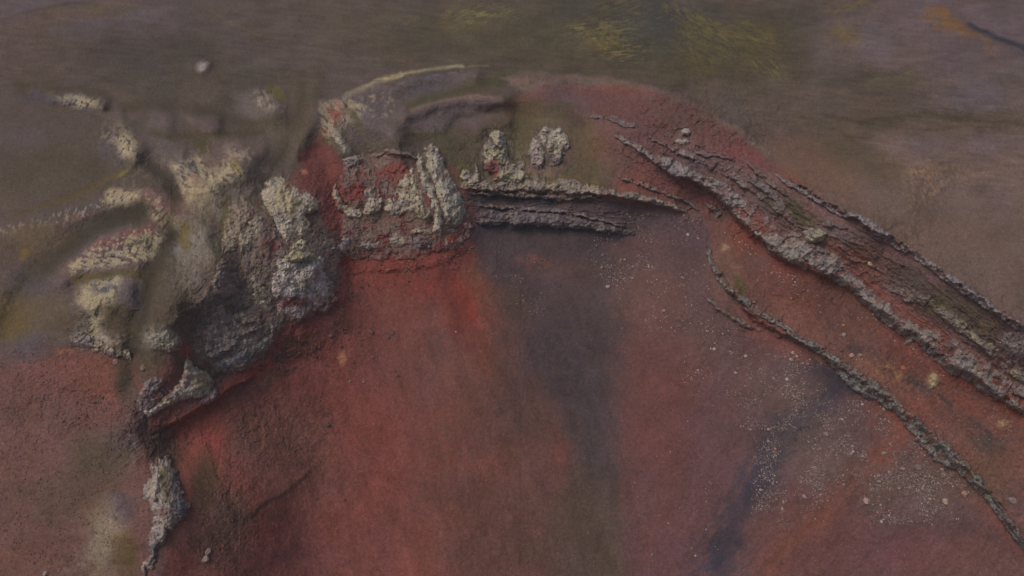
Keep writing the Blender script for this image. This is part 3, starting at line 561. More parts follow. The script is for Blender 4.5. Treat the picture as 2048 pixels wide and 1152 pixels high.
def make_mesh(name, co, faces, colr, mat, normals=None):
    me = bpy.data.meshes.new(name)
    nv, nf = len(co), len(faces)
    me.vertices.add(nv); me.vertices.foreach_set("co", co.astype(np.float32).ravel())
    me.loops.add(nf * 4); me.loops.foreach_set("vertex_index", faces.astype(np.int32).ravel())
    me.polygons.add(nf); me.polygons.foreach_set("loop_start", np.arange(0, nf * 4, 4, dtype=np.int32))
    me.polygons.foreach_set("use_smooth", np.ones(nf, bool))
    me.update(calc_edges=True)
    a = me.color_attributes.new("soil", 'FLOAT_COLOR', 'POINT')
    a.data.foreach_set("color", np.c_[colr, np.ones(len(colr))].astype(np.float32).ravel())
    me.materials.append(mat)
    if normals is not None:
        me.normals_split_custom_set_from_vertices(normals.astype(np.float32))
    return me

def tag(o, label=None, cat=None, group=None, kind=None):
    if label: o['label'] = label
    if cat: o['category'] = cat
    if group: o['group'] = group
    if kind: o['kind'] = kind
    return o
def link(name, me, parent=None):
    o = bpy.data.objects.new(name, me); col.objects.link(o)
    if parent: o.parent = parent
    return o

def sub(co, C, faces, keep, nrm=None):
    f = faces[keep]
    used = np.zeros(len(co), bool); used[f.ravel()] = True
    idx = np.cumsum(used) - 1
    return co[used], C[used], idx[f], (nrm[used] if nrm is not None else None)

def gridfaces(nr, nc):
    i = np.arange(nr * nc).reshape(nr, nc)
    return np.stack([i[1:, :-1], i[1:, 1:], i[:-1, 1:], i[:-1, :-1]], -1).reshape(-1, 4)

# ------------------------------------------------------------------ the ground: one continuous sheet, cut into its named stretches
def axis(a, b, step, lo, hi):
    x = list(np.arange(a, b + step * .5, step)); s = step; y = x[-1]; up = []
    while y < hi: s *= 1.13; y += s; up.append(min(y, hi))
    s = step; y = x[0]; dn = []
    while y > lo: s *= 1.13; y -= s; dn.append(max(y, lo))
    return np.array(dn[::-1] + x + up)
STEP = 1.3
ax_u = axis(-24, 2072, STEP, -2600, 4600); ax_v = axis(-12, 1164, STEP, -722, 2300)
GU, GV = np.meshgrid(ax_u, ax_v)
GZ = ground_z(GU.ravel(), GV.ravel())
GCO = world(GU.ravel(), GV.ravel(), GZ)
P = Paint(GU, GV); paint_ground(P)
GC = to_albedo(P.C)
nr, nc = GU.shape
co3 = GCO.reshape(nr, nc, 3)
du = np.gradient(co3, axis=1); dv = np.gradient(co3, axis=0)
NRM = np.cross(dv, du).reshape(-1, 3); NRM /= np.linalg.norm(NRM, axis=1, keepdims=True) + 1e-12
NRM *= np.sign(NRM[:, 2:3]).mean() if abs(np.sign(NRM[:, 2:3]).mean()) < 0 else 1
if NRM[:, 2].mean() < 0: NRM = -NRM
F = gridfaces(nr, nc)
fu = GU.ravel()[F].mean(1); fv = GV.ravel()[F].mean(1)
RIMLINE = [(-2700,690),(0,700),(130,700),(240,712),(262,740),(330,700),(430,560),(500,420),(600,320),(640,250),(690,195),(820,145),(960,138),(1100,150),(1300,180),(1480,270),(1560,345),
           (1700,430),(1900,560),(2060,660),(4700,2300)]
TERR = [(1450,395),(1500,470),(1560,520),(1700,560),(1860,675),(2060,810),(4700,2350),(4700,2400),(2060,1120),(1950,960),(1820,840),(1690,750),(1540,660),(1440,570),(1415,500),(1440,440)]
ru = fu + 3 * fbm(fu, fv, 20, 2, 5); rv = fv + 3 * fbm(fu, fv, 20, 2, 6)
_, side, _, _, _ = polydist(ru, rv, RIMLINE)
below = side > 0
flank = below & (ru < np.interp(rv, [0, 700, 860, 940, 1152, 2300], [262, 262, 300, 345, 310, 300]))
terr = below & (polyin(ru, rv, TERR) > 0)
reg = np.where(~below, 0, np.where(flank, 1, np.where(terr, 2, 3)))
# shift origin-less meshes; every stretch shares its border points with the next one
for k, nm in enumerate(["ash_plain", "crater_flank", "crater_terrace", "crater_slope"]):
    c_, a_, f_, n_ = sub(GCO, GC, F, reg == k, NRM)
    o = link(nm, make_mesh(nm, c_, f_, a_, M_SOIL, n_))
    tag(o, kind='structure')

# ------------------------------------------------------------------ rocks that stand out of the ground
def rock_relief(style, U, V, d, arc, seed):
    """metres of relief for a rock surface; d = distance inside (points), arc = length along a ledge"""
    wu = U + 8 * fbm(U, V, 24, 5, seed, .62); wv = V + 8 * fbm(U, V, 24, 5, seed + 1, .62)
    if style == 'knob':          # rounded, cauliflower-like lumps split by cracks
        f1, f2, c = voronoi(wu, wv, 30, seed); g1, g2, cc = voronoi(wu, wv, 12, seed + 3); h1, h2, ccc = voronoi(U, V, 5.5, seed + 6)
        return 2.0 * (.6 - f1) + 1.3 * (c - .5) + .45 * (.55 - g1) + .75 * (cc - .5) + .4 * (ccc - .5) - .45 * (1 - sm(g2 - g1, 0, .14)) + 1.3 * (ridged(wu, wv, 40, 5, seed + 8, .6) - .5)
    if style == 'crag':          # sharp broken rock
        g1, g2, cc = voronoi(wu, wv, 15, seed + 3); h1, h2, ccc = voronoi(wu, wv, 6, seed + 6); k1, k2, c0 = voronoi(wu + .5 * wv, wv, 36, seed + 9)
        return 2.6 * (ridged(wu, wv, 48, 5, seed + 2, .55) - .5) + 2.6 * fbm(U, V, 75, 2, seed + 12) + 1.6 * (c0 - .5) + .5 * (cc - .5) + .25 * (.5 - g1) + .18 * (ccc - .5) - .5 * (1 - sm(k2 - k1, 0, .08)) - .2 * (1 - sm(g2 - g1, 0, .12))
    if style == 'fin':           # long smooth fins running down the slope
        a, b = rot(wu, wv, 66)
        return 2.4 * (ridged(a / 5.0, b, 26, 3, seed + 2) - .5) + .7 * (ridged(U, V, 20, 4, seed + 4) - .5) + .25 * (.5 - voronoi(U, V, 7, seed + 5)[0])
    if style == 'strata':        # beds in steps across the ledge
        q = d / 5.5 + .8 * fbm(arc if arc is not None else U, d * 3, 60, 3, seed); fr = q - np.floor(q)
        h1, h2, ccc = voronoi(wu, wv, 7, seed + 6); g1, g2, cc = voronoi(wu, wv, 17, seed + 7)
        return .55 * (sm(fr, .0, .35) - fr) * (1 + 1.2 * fbm(U, V, 40, 2, seed + 4)) + .7 * (cc - .5) + .25 * (ccc - .5) + .3 * (.5 - h1) + 1.5 * (ridged(wu, wv, 36, 5, seed + 8, .6) - .5)
    if style == 'block':         # a wall of jointed blocks
        a = arc; b = d
        g1, g2, cc = voronoi(a + 3 * fbm(U, V, 20, 2, seed), b, 13, seed + 1, .62); h1, h2, ccc = voronoi(U, V, 5, seed + 2)
        return 1.0 * (cc - .5) + .35 * (.6 - g1) - .75 * (1 - sm(g2 - g1, .02, .16)) + .22 * (ccc - .5) + .5 * (ridged(U, V, 24, 3, seed + 5) - .5)
    if style == 'drape':         # weathered face with soft runnels, a few joints
        a, b = rot(wu, wv, 78); g1, g2, cc = voronoi(wu, wv, 26, seed + 3)
        return 1.3 * (ridged(a / 2.6, b, 22, 4, seed + 2, .5) - .5) + .8 * (cc - .5) - .4 * (1 - sm(g2 - g1, 0, .08)) + .8 * fbm(U, V, 60, 3, seed + 5)
    if style == 'slab':          # smooth weathered top, broken margins
        g1, g2, cc = voronoi(wu, wv, 13, seed + 3); h1, h2, ccc = voronoi(wu, wv, 5, seed + 6)
        e = 1 - .85 * sm(d, 5, 15)
        return (2.4 * (ridged(wu, wv, 30, 5, seed + 2, .58) - .5) + 1.3 * (cc - .5) + .6 * (ccc - .5)) * e + .7 * (ridged(U, V, 44, 3, seed + 9) - .5) + .16 * (ccc - .5)
    if style == 'crust':
        return .8 * (ridged(wu, wv, 26, 4, seed) - .5) + .4 * (.5 - voronoi(U, V, 7, seed + 3)[0])

def rock_colour(U, V, rel, base, pale, paleness, seed, dust=None, dustamt=0., dark=(84,80,84), bright=1.2):
    n = .62 * fbm(U, V, 62, 3, seed + 19) + .68 * fbm(U, V, 20, 4, seed + 20, .62); n3 = fbm(U, V, 7, 3, seed + 22, .6)
    base = np.array(base, np.float32) * bright; dark = np.array(dark, np.float32) * 1.12
    C = np.empty((U.size, 3), np.float32); C[:] = base
    m = sm(n * .55 + .5 + .12 * rel, 1 - paleness - .12, 1 - paleness + .12)[:, None]
    C = C * (1 - m) + np.array(pale, np.float32) * m
    md = (sm(fbm(U, V, 30, 4, seed + 31, .6), .15, .5) * .6)[:, None]
    C = C * (1 - md) + np.array(dark, np.float32) * md
    if dust is not None:
        m = (sm(fbm(U, V, 34, 4, seed + 27, .6) * .5 + .5, 1 - dustamt - .08, 1 - dustamt + .08) * .85)[:, None]
        C = C * (1 - m) + np.array(dust, np.float32) * m
    ck = sm(np.abs(fbm(U, V, 15, 4, seed + 33, .65)), .0, .10)          # lichen-dark joints and weathered skin
    C *= (.80 + .20 * ck)[:, None]
    C *= (1 + .16 * n3 + .14 * fbm(U, V, 3.6, 2, seed + 25))[:, None]
    return C

ROCK_N = [0]; HS, RS, SOILY = .55, .55, .8
def rock(name, label, cat, shape, h, style, base=(118,110,104), pale=(160,148,122), paleness=.4, dust=None, dustamt=.0, group=None,
         rag=7, feather=16, amp=1.0, line=False, lean=.6, paints=(), step=1.05, parent=None, lift=0., kind=None, dark=(84,80,84), over=None, grow=1.1, fine=1.0, ramp=.42):
    ROCK_N[0] += 1; seed = 200 + ROCK_N[0] * 41
    if line: shape = [(p[0], p[1], p[2] * 1.22) for p in shape]
    elif parent is None and cat != 'boulder':
        cx = sum(p[0] for p in shape) / len(shape); cy = sum(p[1] for p in shape) / len(shape)
        gx = grow * max(1.0, 1.0); shape = [(cx + (p[0] - cx) * gx, cy + (p[1] - cy) * gx) for p in shape]
    xs = [p[0] for p in shape]; ys = [p[1] for p in shape]
    mrg = (max(p[2] for p in shape) if line else 0) + 14
    U, V = np.meshgrid(np.arange(min(xs) - mrg, max(xs) + mrg, step), np.arange(min(ys) - mrg, max(ys) + mrg, step))
    if line and U.size > 40000:     # keep only a corridor about a long ledge
        pass
    nr, nc = U.shape; u = U.ravel(); v = V.ravel()
    act = None
    if line:
        d0, s0, a0, w0, T = polydist(u, v, shape)
        act = d0 < w0 + 13
    else:
        d0 = polyin(u, v, shape); act = d0 > -13
    ua, va = u[act], v[act]
    wu = ua + rag * fbm(ua, va, 22, 4, seed + 11, .62); wv = va + rag * fbm(ua, va, 22, 4, seed + 13, .62)
    zg = ground_z(ua, va); zs = .3 * zg + .7 * ground_z(ua, va, False)
    if line:
        d, s, arc, wd, T = polydist(wu, wv, shape)
        wd = wd * (1 + .5 * fbm(arc, 0 * arc + seed, 70, 4, seed + 41, .6))
        dd = d * s                                     # >0 on the lower side
        t = (dd + wd) / (2 * wd)
        ends = sm(arc, 0, 30) * sm(T - arc, 0, 30)
        prof = sm(t, 0., ramp) * (1 - sm(t, .80, 1.0)) * (1 - lean + lean * t) * (.35 + .65 * ends) * sm(ends, 0, .15)
        din = dd + wd; inside = np.minimum(t, 1 - t) * 2 * wd
        rel = rock_relief(style, ua, va, din, arc, seed) * amp
        rel = rel * sm(inside, 0, 7)
    else:
        d = polyin(wu, wv, shape); inside = d; din = va + d * .2
        prof = np.sqrt(np.clip(d / feather, 0, 1)) * .75 + .25 * sm(d, 0, feather * 3); prof = np.where(d > 0, prof, 0)
        rel = rock_relief(style, ua, va, din, ua, seed) * amp * sm(inside, 0, 8)
    brk = fbm(ua, va, 34, 4, seed + 15, .6) * .9 + fbm(ua, va, 12, 3, seed + 16, .6) * .45
    hh = h * ((.42 if group == GO else .46 if group == GL else HS) if cat != 'boulder' else 1.0)
    if line: prof = prof * np.clip(1.0 + brk * .8, .15, 1.7)
    else: prof = prof * np.clip(1.0 + brk * .35, .4, 1.4)
    if line: rel = rel * sm(prof, .05, .45)
    if group == GO and style in ('knob', 'crag', 'slab'): rel = rel * .74
    rel = rel * RS + fine * (.5 if style in ('fin', 'slab', 'drape') else 1) * (.13 * fbm(ua, va, 4.5, 2, seed + 19) + .12 * (ridged(ua, va, 9, 3, seed + 20, .6) - .5)) * sm(inside, 0, 6)
    zb = zg + (zs - zg) * sm(prof, .1, .7)
    zr = zb - .5 + (hh + .5) * prof + rel + lift
    zr = np.where(inside < 0, zg - .5 + np.clip(inside, -6, 0) * .12, zr)
    C = rock_colour(ua, va, rel, base, pale, paleness, seed, dust, dustamt, dark, 1.34 if group == GO else 1.2)
    PG = Paint(ua, va); paint_ground(PG)
    sink = zr - zg
    m = np.clip(1 - sm(sink + .9 * fbm(ua, va, 10, 4, seed + 17, .65), .0, .9 if line else .8), 0, 1) * .95
    if line: m = np.maximum(m, .9 * sm(-(t + .35 * fbm(ua, va, 16, 4, seed + 23, .65)), -ramp * .9, -ramp * .3))
    if cat == 'boulder': m = m * .25
    m = np.maximum(m, (.75 if parent is None else 0) * SOILY * (0 if cat == 'boulder' else 1) * sm(fbm(ua, va, 26, 5, seed + 18, .65), .12, .34))
    C = C * (1 - m[:, None]) + PG.C * m[:, None]
    if over or paints:
        P = PG; P.C = C
        for fn, a, kw in paints: getattr(P, fn)(*a, **kw)
        C = P.C
    full = np.full(u.size, -1); full[act] = np.arange(act.sum())
    Fq = full[gridfaces(nr, nc)]
    good = (Fq >= 0).all(1)
    ab = (zr > zg - .35) & (inside > -3)
    g2 = np.zeros(len(Fq), bool); g2[good] = ab[Fq[good]].any(1)
    Fq = Fq[g2]
    co = world(ua, va, zr)
    c_, a_, f_, _ = sub(co, to_albedo(C), Fq, np.ones(len(Fq), bool))
    base_pt = np.array([c_[:, 0].mean(), c_[:, 1].mean(), c_[:, 2].min()])
    o = link(name, make_mesh(name, c_ - base_pt, f_, a_, M_ROCK), parent)
    if parent is None: o.location = base_pt
    else: o.location = base_pt - np.array(parent.location)
    tag(o, label, cat, group, kind)
    return o

B = lambda *a, **k: ('blob', a, k)
L_ = lambda *a, **k: ('line', a, k)
REDD = (108,60,56)
GO = 'weathered rock outcrops along the left rim'; GL = 'rock ledges running down the right side of the crater'; GC_ = 'thin rock beds in the far crater wall'
# --- left rim outcrops
rock('rock_outcrop', 'large cream-topped rock buttress left of the red gully, widest pale face on the left rim', 'outcrop',
     [(540,365),(562,352),(590,375),(618,388),(636,405),(632,425),(612,432),(622,455),(606,478),(588,470),(575,488),(556,462),(548,432),(532,415),(522,390)], 5.5, 'slab',
     base=(122,114,104), pale=(154,142,120), paleness=.55, group=GO, feather=18, paints=[B(572,405,20,34,(162,148,118),.95,ang=-25,hard=.6,rag=6), B(632,432,14,12,(78,58,52),.8,rag=5)])
rock('rock_outcrop', 'pale yellowish rock lump just above the grey round knob on the left rim', 'outcrop',
     [(575,490),(600,470),(618,480),(614,500),(596,515),(578,508)], 2.6, 'knob', base=(140,130,106), pale=(160,148,114), paleness=.5, group=GO, feather=10)
big_knob = rock('rock_outcrop', 'rounded grey cracked rock knob with cream top, jutting over the red slope', 'outcrop',
     [(540,545),(560,520),(590,508),(625,505),(655,515),(662,545),(668,580),(650,605),(600,625),(560,622),(545,590)], 5.5, 'knob',
     base=(128,118,114), pale=(154,144,130), paleness=.45, dust=(104,72,66), dustamt=.2, group=GO, feather=26, amp=.9, dark=(88,84,92),
     paints=[B(600,512,34,12,(158,146,112),.9,rag=9,cover=.7), B(590,605,40,12,(106,66,60),.85,rag=10,cover=.75)])
rock('rock_outcrop', 'narrow grey rock ridge linking the round knob to the cliff foot beside it', 'outcrop',
     [(640,505),(670,485),(700,487),(720,497),(700,508),(676,512),(660,530)], 3.0, 'crag', base=(104,96,96), pale=(126,118,110), paleness=.3, group=GO, feather=10)
rock('rock_outcrop', 'line of small pale blocks stacked below the olive moss patch on the left rim', 'outcrop',
     [(488,560),(505,535),(525,548),(542,575),(545,605),(530,625),(512,610),(500,590)], 3.2, 'knob', base=(120,112,100), pale=(158,146,122), paleness=.45, group=GO, feather=12)
rock('rock_outcrop', 'broad mauve-brown rock bulge above the darkest red hollow on the left rim', 'outcrop',
     [(400,645),(425,605),(455,600),(490,628),(520,636),(540,655),(532,685),(505,715),(465,728),(425,726),(398,712),(392,680)], 4.2, 'drape',
     base=(110,96,91), pale=(132,121,112), paleness=.42, dust=(110,84,78), dustamt=.35, group=GO, feather=24, amp=1.0, grow=1.03, paints=[B(520,655,12,10,(108,64,58),.85,rag=5)])
rock('rock_ledge', 'pale-edged thin bed running up across the mauve-brown bulge', 'ledge',
     [(398,716,5),(425,706,8),(455,692,9),(480,672,10),(505,655,9),(520,640,5)], 5.6, 'strata', base=(98,88,84), pale=(126,116,110), paleness=.4, group=GO, line=True, amp=.7, step=1.05)
rock('rock_outcrop', 'smooth grey rounded rock underside below the pale-edged bed, over the red slope', 'outcrop',
     [(425,724),(455,708),(490,690),(520,675),(538,668),(545,685),(525,705),(500,722),(465,736),(435,736)], 4.4, 'strata', base=(100,95,94), pale=(122,116,112), paleness=.35, group=GO, feather=10, amp=.7, dark=(70,68,74))
rock('rock_outcrop', 'row of small tilted cream blocks along the right shoulder of the mauve bulge', 'outcrop',
     [(460,630),(475,618),(500,628),(515,640),(510,652),(490,650),(470,645)], 5.0, 'knob', base=(106,98,86), pale=(138,128,108), paleness=.45, group=GO, feather=7, amp=.8)
rock('rock_outcrop', 'thin bent rock lip wrapping the small red patch right of the mauve bulge', 'outcrop',
     [(528,640),(540,640),(552,655),(550,675),(538,690),(530,684),(540,668),(536,652)], 4.4, 'knob', base=(96,88,84), pale=(120,112,104), paleness=.35, group=GO, feather=6, amp=.5)
rock('rock_outcrop', 'rough brownish rock patch between the mossy hummocks and the pale blocks', 'outcrop',
     [(425,560),(440,520),(465,515),(480,545),(478,590),(450,600),(428,592)], 2.2, 'crag', base=(98,86,82), pale=(128,118,108), paleness=.35, group=GO, feather=16)
rock('rock_outcrop', 'small rough pale rocks at the edge of the mossy hummock above the red patch', 'outcrop',
     [(478,470),(496,440),(520,430),(536,455),(530,482),(505,500),(480,505)], 2.2, 'knob', base=(104,96,84), pale=(142,132,110), paleness=.4, group=GO, feather=10)
rock('rock_outcrop', 'cream and grey rock tongue pointing down to the small red gully mouth', 'outcrop',
     [(366,730),(372,712),(388,735),(412,745),(424,770),(420,790),(390,798),(360,800),(330,818),(300,832),(292,820),(318,800),(345,778),(362,760)], 4.4, 'slab',
     base=(118,108,100), pale=(150,140,118), paleness=.45, dust=(122,72,66), dustamt=.22, group=GO, feather=11, amp=.8, paints=[B(398,765,16,18,(134,124,96),.8,rag=6)])
rock('rock_outcrop', 'crumbly mauve-grey rock apron right of the cream rock tongue', 'outcrop',
     [(405,790),(425,770),(440,778),(436,800),(412,812),(398,806)], 1.8, 'knob', base=(104,90,90), pale=(124,112,106), paleness=.2, group=GO, feather=10)
rock('rock_outcrop', 'dark crumbling brown rock below the mossy patch, left end of the rim cliffs', 'outcrop',
     [(282,770),(305,752),(335,762),(340,790),(315,810),(292,830),(288,860),(276,850),(272,810)], 1.8, 'crag', base=(88,78,78), pale=(108,98,94), paleness=.2, dust=(104,72,66), dustamt=.3, group=GO, feather=12)
spine = rock('rock_spine', 'isolated jagged pale rock spine standing alone at lower left between brown and red slopes', 'outcrop',
     [(303,950),(300,930),(318,912),(330,918),(338,906),(347,932),(362,942),(360,962),(371,985),(368,998),(381,1008),(377,1034),(356,1040),(352,1056),(338,1068),(330,1090),(318,1098),(312,1122),(298,1142),(286,1166),(280,1140),(294,1110),(290,1088),(302,1062),(306,1030),(298,1008),(284,1000),(286,975)], 5.0, 'slab',
     base=(104,96,92), pale=(140,130,116), paleness=.42, group=GO, feather=13, grow=1.0, rag=11, amp=1.1, paints=[B(352,962,14,34,(84,78,78),.75,rag=8,cover=.7), B(326,948,12,14,(98,92,68),.8,rag=6), B(332,985,8,34,(92,84,66),.7,ang=-14,rag=8), B(366,1020,18,18,(90,84,90),.8,rag=8,cover=.8), B(345,1045,16,10,(134,126,112),.7,rag=6), B(312,1112,14,34,(92,86,88),.7,rag=8,cover=.7)])
# --- centre-left cliffs
rock('cliff_face', 'long mottled brown-grey cliff slope of the left rim around the grey round knob', 'cliff',
     [(398,655),(425,615),(465,580),(485,530),(500,480),(520,440),(560,470),(625,470),(668,490),(676,520),(668,585),(610,635),(560,668),(528,705),(490,735),(430,740),(395,715)], 2.4, 'drape',
     base=(84,72,66), pale=(108,98,88), paleness=.35, dust=(98,66,61), dustamt=.3, group=GO, feather=14, amp=.75, dark=(72,66,68))
rock('cliff_face', 'broken brown and red cliff between the red gully and the pale fins', 'cliff',
     [(690,330),(720,305),(800,300),(850,310),(880,330),(930,390),(950,440),(948,478),(905,500),(840,518),(760,530),(700,525),(672,500),(690,460),(700,420),(680,380)], 2.0, 'drape',
     base=(84,68,62), pale=(100,86,78), paleness=.3, dust=(104,62,57), dustamt=.42, group=GO, feather=12, amp=.7, dark=(72,62,62), grow=1.0)
rock('rock_outcrop', 'row of small grey blocks along the foot of the cliff right above the red slope', 'outcrop',
     [(545,628),(590,618),(640,612),(668,592),(676,604),(650,625),(600,642),(565,645)], 2.0, 'knob', base=(104,92,90), pale=(124,114,108), paleness=.3, dust=(104,60,54), dustamt=.3, group=GO, feather=8)
rock('rock_outcrop', 'pale rough crust on the spur between the mossy hummocks and the red gully', 'outcrop',
     [(440,470),(455,410),(480,385),(512,400),(520,425),(500,450),(470,500),(448,510)], 1.2, 'crust', base=(104,92,80), pale=(140,130,112), paleness=.5, group=GO, feather=16, amp=1.3)
rock('rock_outcrop', 'low pale nose of rock right of the yellow moss spot at left', 'outcrop',
     [(288,668),(310,655),(345,660),(372,680),(362,702),(330,708),(300,700)], 1.4, 'crust', base=(118,108,92), pale=(146,136,118), paleness=.6, group=GO, feather=14, amp=1.2)
rock('rock_outcrop', 'fringe of pale crumbling rock under the largest cream knob hill', 'outcrop',
     [(135,668),(160,655),(190,672),(225,690),(262,700),(258,722),(215,712),(170,700),(140,692)], 1.4, 'knob', base=(96,88,86), pale=(146,136,116), paleness=.45, group=GO, feather=8)
rock('cliff_face', 'wide smooth red-dusted rock bulge between the red gully and the pale fins', 'cliff',
     [(672,365),(690,330),(735,322),(765,326),(805,315),(835,335),(850,370),(860,400),(850,422),(800,425),(760,430),(715,428),(685,410)], 4.2, 'drape',
     base=(82,68,63), pale=(112,100,88), paleness=.3, dust=(104,62,57), dustamt=.4, group=GO, feather=20, amp=.9, grow=1.0,
     paints=[B(712,385,20,20,(112,62,57),.95,rag=7,hard=.5), B(790,335,36,26,(116,64,58),.9,rag=10,hard=.3)])
rock('rock_outcrop', 'pale crescent lip of rock curving round the red patch on the bulge', 'outcrop',
     [(668,372),(676,370),(680,392),(698,412),(722,420),(718,436),(694,432),(676,420),(666,398)], 5.2, 'slab', base=(116,106,96), pale=(150,140,118), paleness=.55, group=GO, feather=8)
rock('rock_outcrop', 'pale rounded rock lump in the middle of the red-dusted bulge', 'outcrop',
     [(722,380),(740,370),(758,380),(768,400),(762,424),(742,434),(724,424),(730,402)], 5.6, 'knob', base=(112,102,94), pale=(148,138,118), paleness=.5, group=GO, feather=10, amp=.8)
rock('rock_outcrop', 'broad pale fluted rock apron leading into the fins, right half of the bulge', 'outcrop',
     [(772,398),(790,375),(806,350),(822,345),(834,375),(850,405),(868,430),(850,440),(815,428),(785,432),(768,420)], 5.6, 'fin', base=(112,102,92), pale=(150,140,118), paleness=.5, group=GO, feather=11, amp=.9)
rock('rock_outcrop', 'small knobbly grey rocks on the top edge of the bulge beside the red gully', 'outcrop',
     [(684,322),(700,312),(722,312),(732,322),(716,332),(696,336)], 4.4, 'knob', base=(106,96,92), pale=(130,120,112), paleness=.4, group=GO, feather=7, amp=.8)
rock('rock_outcrop', 'curved brown rock brow above the square red patch on the bulge', 'outcrop',
     [(745,308),(775,298),(810,302),(834,314),(830,324),(805,314),(775,312),(752,320)], 4.2, 'knob', base=(90,76,70), pale=(112,100,92), paleness=.3, group=GO, feather=7, amp=.7)
rock('rock_fin', 'pale smooth rock fin, longest and farthest right of the three on the left cliff', 'outcrop',
     [(852,302),(866,293),(880,305),(893,338),(912,372),(928,402),(928,432),(908,452),(888,446),(880,410),(868,372),(856,338)], 6.5, 'fin', base=(126,118,108), pale=(150,142,126), paleness=.6, group=GO, feather=11, amp=.7, dark=(98,92,92))
rock('rock_fin', 'middle pale rock fin, ending in a blunt foot beside the longest fin', 'outcrop',
     [(832,318),(842,312),(856,342),(872,382),(884,415),(888,445),(880,470),(862,460),(864,425),(850,388),(838,352)], 5.8, 'fin', base=(126,118,108), pale=(150,142,126), paleness=.6, group=GO, feather=9, amp=.7, dark=(98,92,92))
rock('rock_fin', 'short pale rock fin against the red-dusted bulge, leftmost of the three', 'outcrop',
     [(810,345),(826,335),(838,362),(852,396),(856,425),(846,438),(830,425),(822,395)], 5.0, 'fin', base=(124,116,104), pale=(154,144,120), paleness=.6, group=GO, feather=9, amp=.7, dark=(98,92,92))
rock('cliff_face', 'crumbling brown and red lower cliff strip directly above the brightest red slope', 'cliff',
     [(680,450),(700,440),(760,442),(830,440),(868,465),(880,470),(868,500),(825,512),(790,520),(745,528),(705,520),(680,500)], 3.4, 'drape',
     base=(82,66,61), pale=(106,94,84), paleness=.35, dust=(104,60,56), dustamt=.42, group=GO, feather=16, amp=.9, grow=1.0)
rock('rock_outcrop', 'square dark grey layered block framed by bright red in the lower cliff strip', 'outcrop',
     [(824,474),(842,472),(860,474),(862,494),(842,500),(826,496)], 4.4, 'strata', base=(78,76,80), pale=(96,94,96), paleness=.3, group=GO, feather=6, amp=.7, dark=(64,62,68))
rock('rock_outcrop', 'smooth cream-grey cap right on top of the square dark block', 'outcrop',
     [(818,462),(835,454),(862,456),(874,466),(864,474),(830,473)], 4.8, 'slab', base=(110,102,88), pale=(132,124,106), paleness=.5, group=GO, feather=7)
rock('rock_outcrop', 'leftmost rounded grey bump at the foot of the lower cliff strip', 'outcrop',
     [(684,478),(696,470),(706,478),(708,496),(694,502),(684,494)], 4.2, 'knob', base=(100,90,88), pale=(126,116,110), paleness=.4, group=GO, feather=6, amp=.6)
rock('rock_outcrop', 'double rounded grey bump in the middle of the lower cliff strip foot', 'outcrop',
     [(716,478),(730,472),(744,478),(758,474),(766,486),(758,498),(738,502),(720,498)], 4.2, 'knob', base=(102,92,88), pale=(130,120,110), paleness=.4, group=GO, feather=6, amp=.6)
rock('rock_outcrop', 'speckled pale rock patch between the double bump and the square dark block', 'outcrop',
     [(772,470),(790,462),(812,470),(816,488),(796,496),(776,492)], 4.0, 'crust', base=(100,90,80), pale=(130,120,102), paleness=.45, group=GO, feather=7, amp=.9)
rock('rock_outcrop', 'jagged reddish-grey rock at the right end of the lower cliff strip', 'outcrop',
     [(884,470),(905,455),(935,440),(950,455),(940,480),(915,498),(892,495)], 2.8, 'crag', base=(108,88,82), pale=(136,122,112), paleness=.25, dust=(120,52,46), dustamt=.4, group=GO, feather=12)
rock('rock_outcrop', 'flat layered red rock shelf half buried at the top of the red slope', 'outcrop',
     [(700,520),(760,528),(820,520),(862,515),(850,532),(800,545),(745,552),(712,545)], 1.4, 'strata', base=(108,66,60), pale=(118,88,80), paleness=.25, dust=(122,56,48), dustamt=.45, group=GO, feather=14, dark=(84,62,60))
rock('rock_outcrop', 'grey rock knob at the head of the red gully below the curved pale crest', 'outcrop',
     [(672,250),(684,262),(700,290),(712,310),(704,322),(690,318),(680,300),(664,280),(655,262)], 2.2, 'crust', base=(110,102,92), pale=(130,122,110), paleness=.4, group=GO, feather=12)
# --- far wall
tower = rock('rock_outcrop', 'tall pale rock tower with a red alcove at its foot', 'outcrop',
     [(968,300),(978,272),(995,262),(1010,272),(1012,300),(1022,325),(1045,338),(1056,355),(1030,362),(990,362),(985,345),(968,340),(972,318)], 4.2, 'knob', base=(124,114,106), pale=(150,140,118), paleness=.55, group=GC_, feather=10, amp=.9,
     paints=[B(985,338,16,20,(108,68,66),.95,rag=5,hard=.6), B(983,281,5,7,(80,66,60),.9,rag=2)])
rock('rock_outcrop', 'pale blocky pair of rocks set in moss, left block of the far wall cluster', 'outcrop',
     [(1056,300),(1066,278),(1080,276),(1088,300),(1088,330),(1076,338),(1060,328)], 3.2, 'knob', base=(112,98,98), pale=(156,146,134), paleness=.5, group=GC_, feather=8, amp=.8)
rock('rock_outcrop', 'widest pale blocky rock set in moss, right of the smaller block', 'outcrop',
     [(1074,272),(1092,256),(1118,256),(1134,272),(1138,295),(1125,308),(1118,328),(1102,330),(1096,305),(1084,290)], 3.4, 'knob', base=(104,90,92), pale=(158,148,132), paleness=.5, group=GC_, feather=9, amp=.9)
rock('rock_outcrop', 'sloping pale skirt of rock spreading right from the foot of the tall tower', 'outcrop',
     [(1010,325),(1030,332),(1048,345),(1062,360),(1040,366),(1010,364),(1004,345)], 2.8, 'crag', base=(110,102,92), pale=(142,134,114), paleness=.5, group=GC_, feather=8, amp=.7)
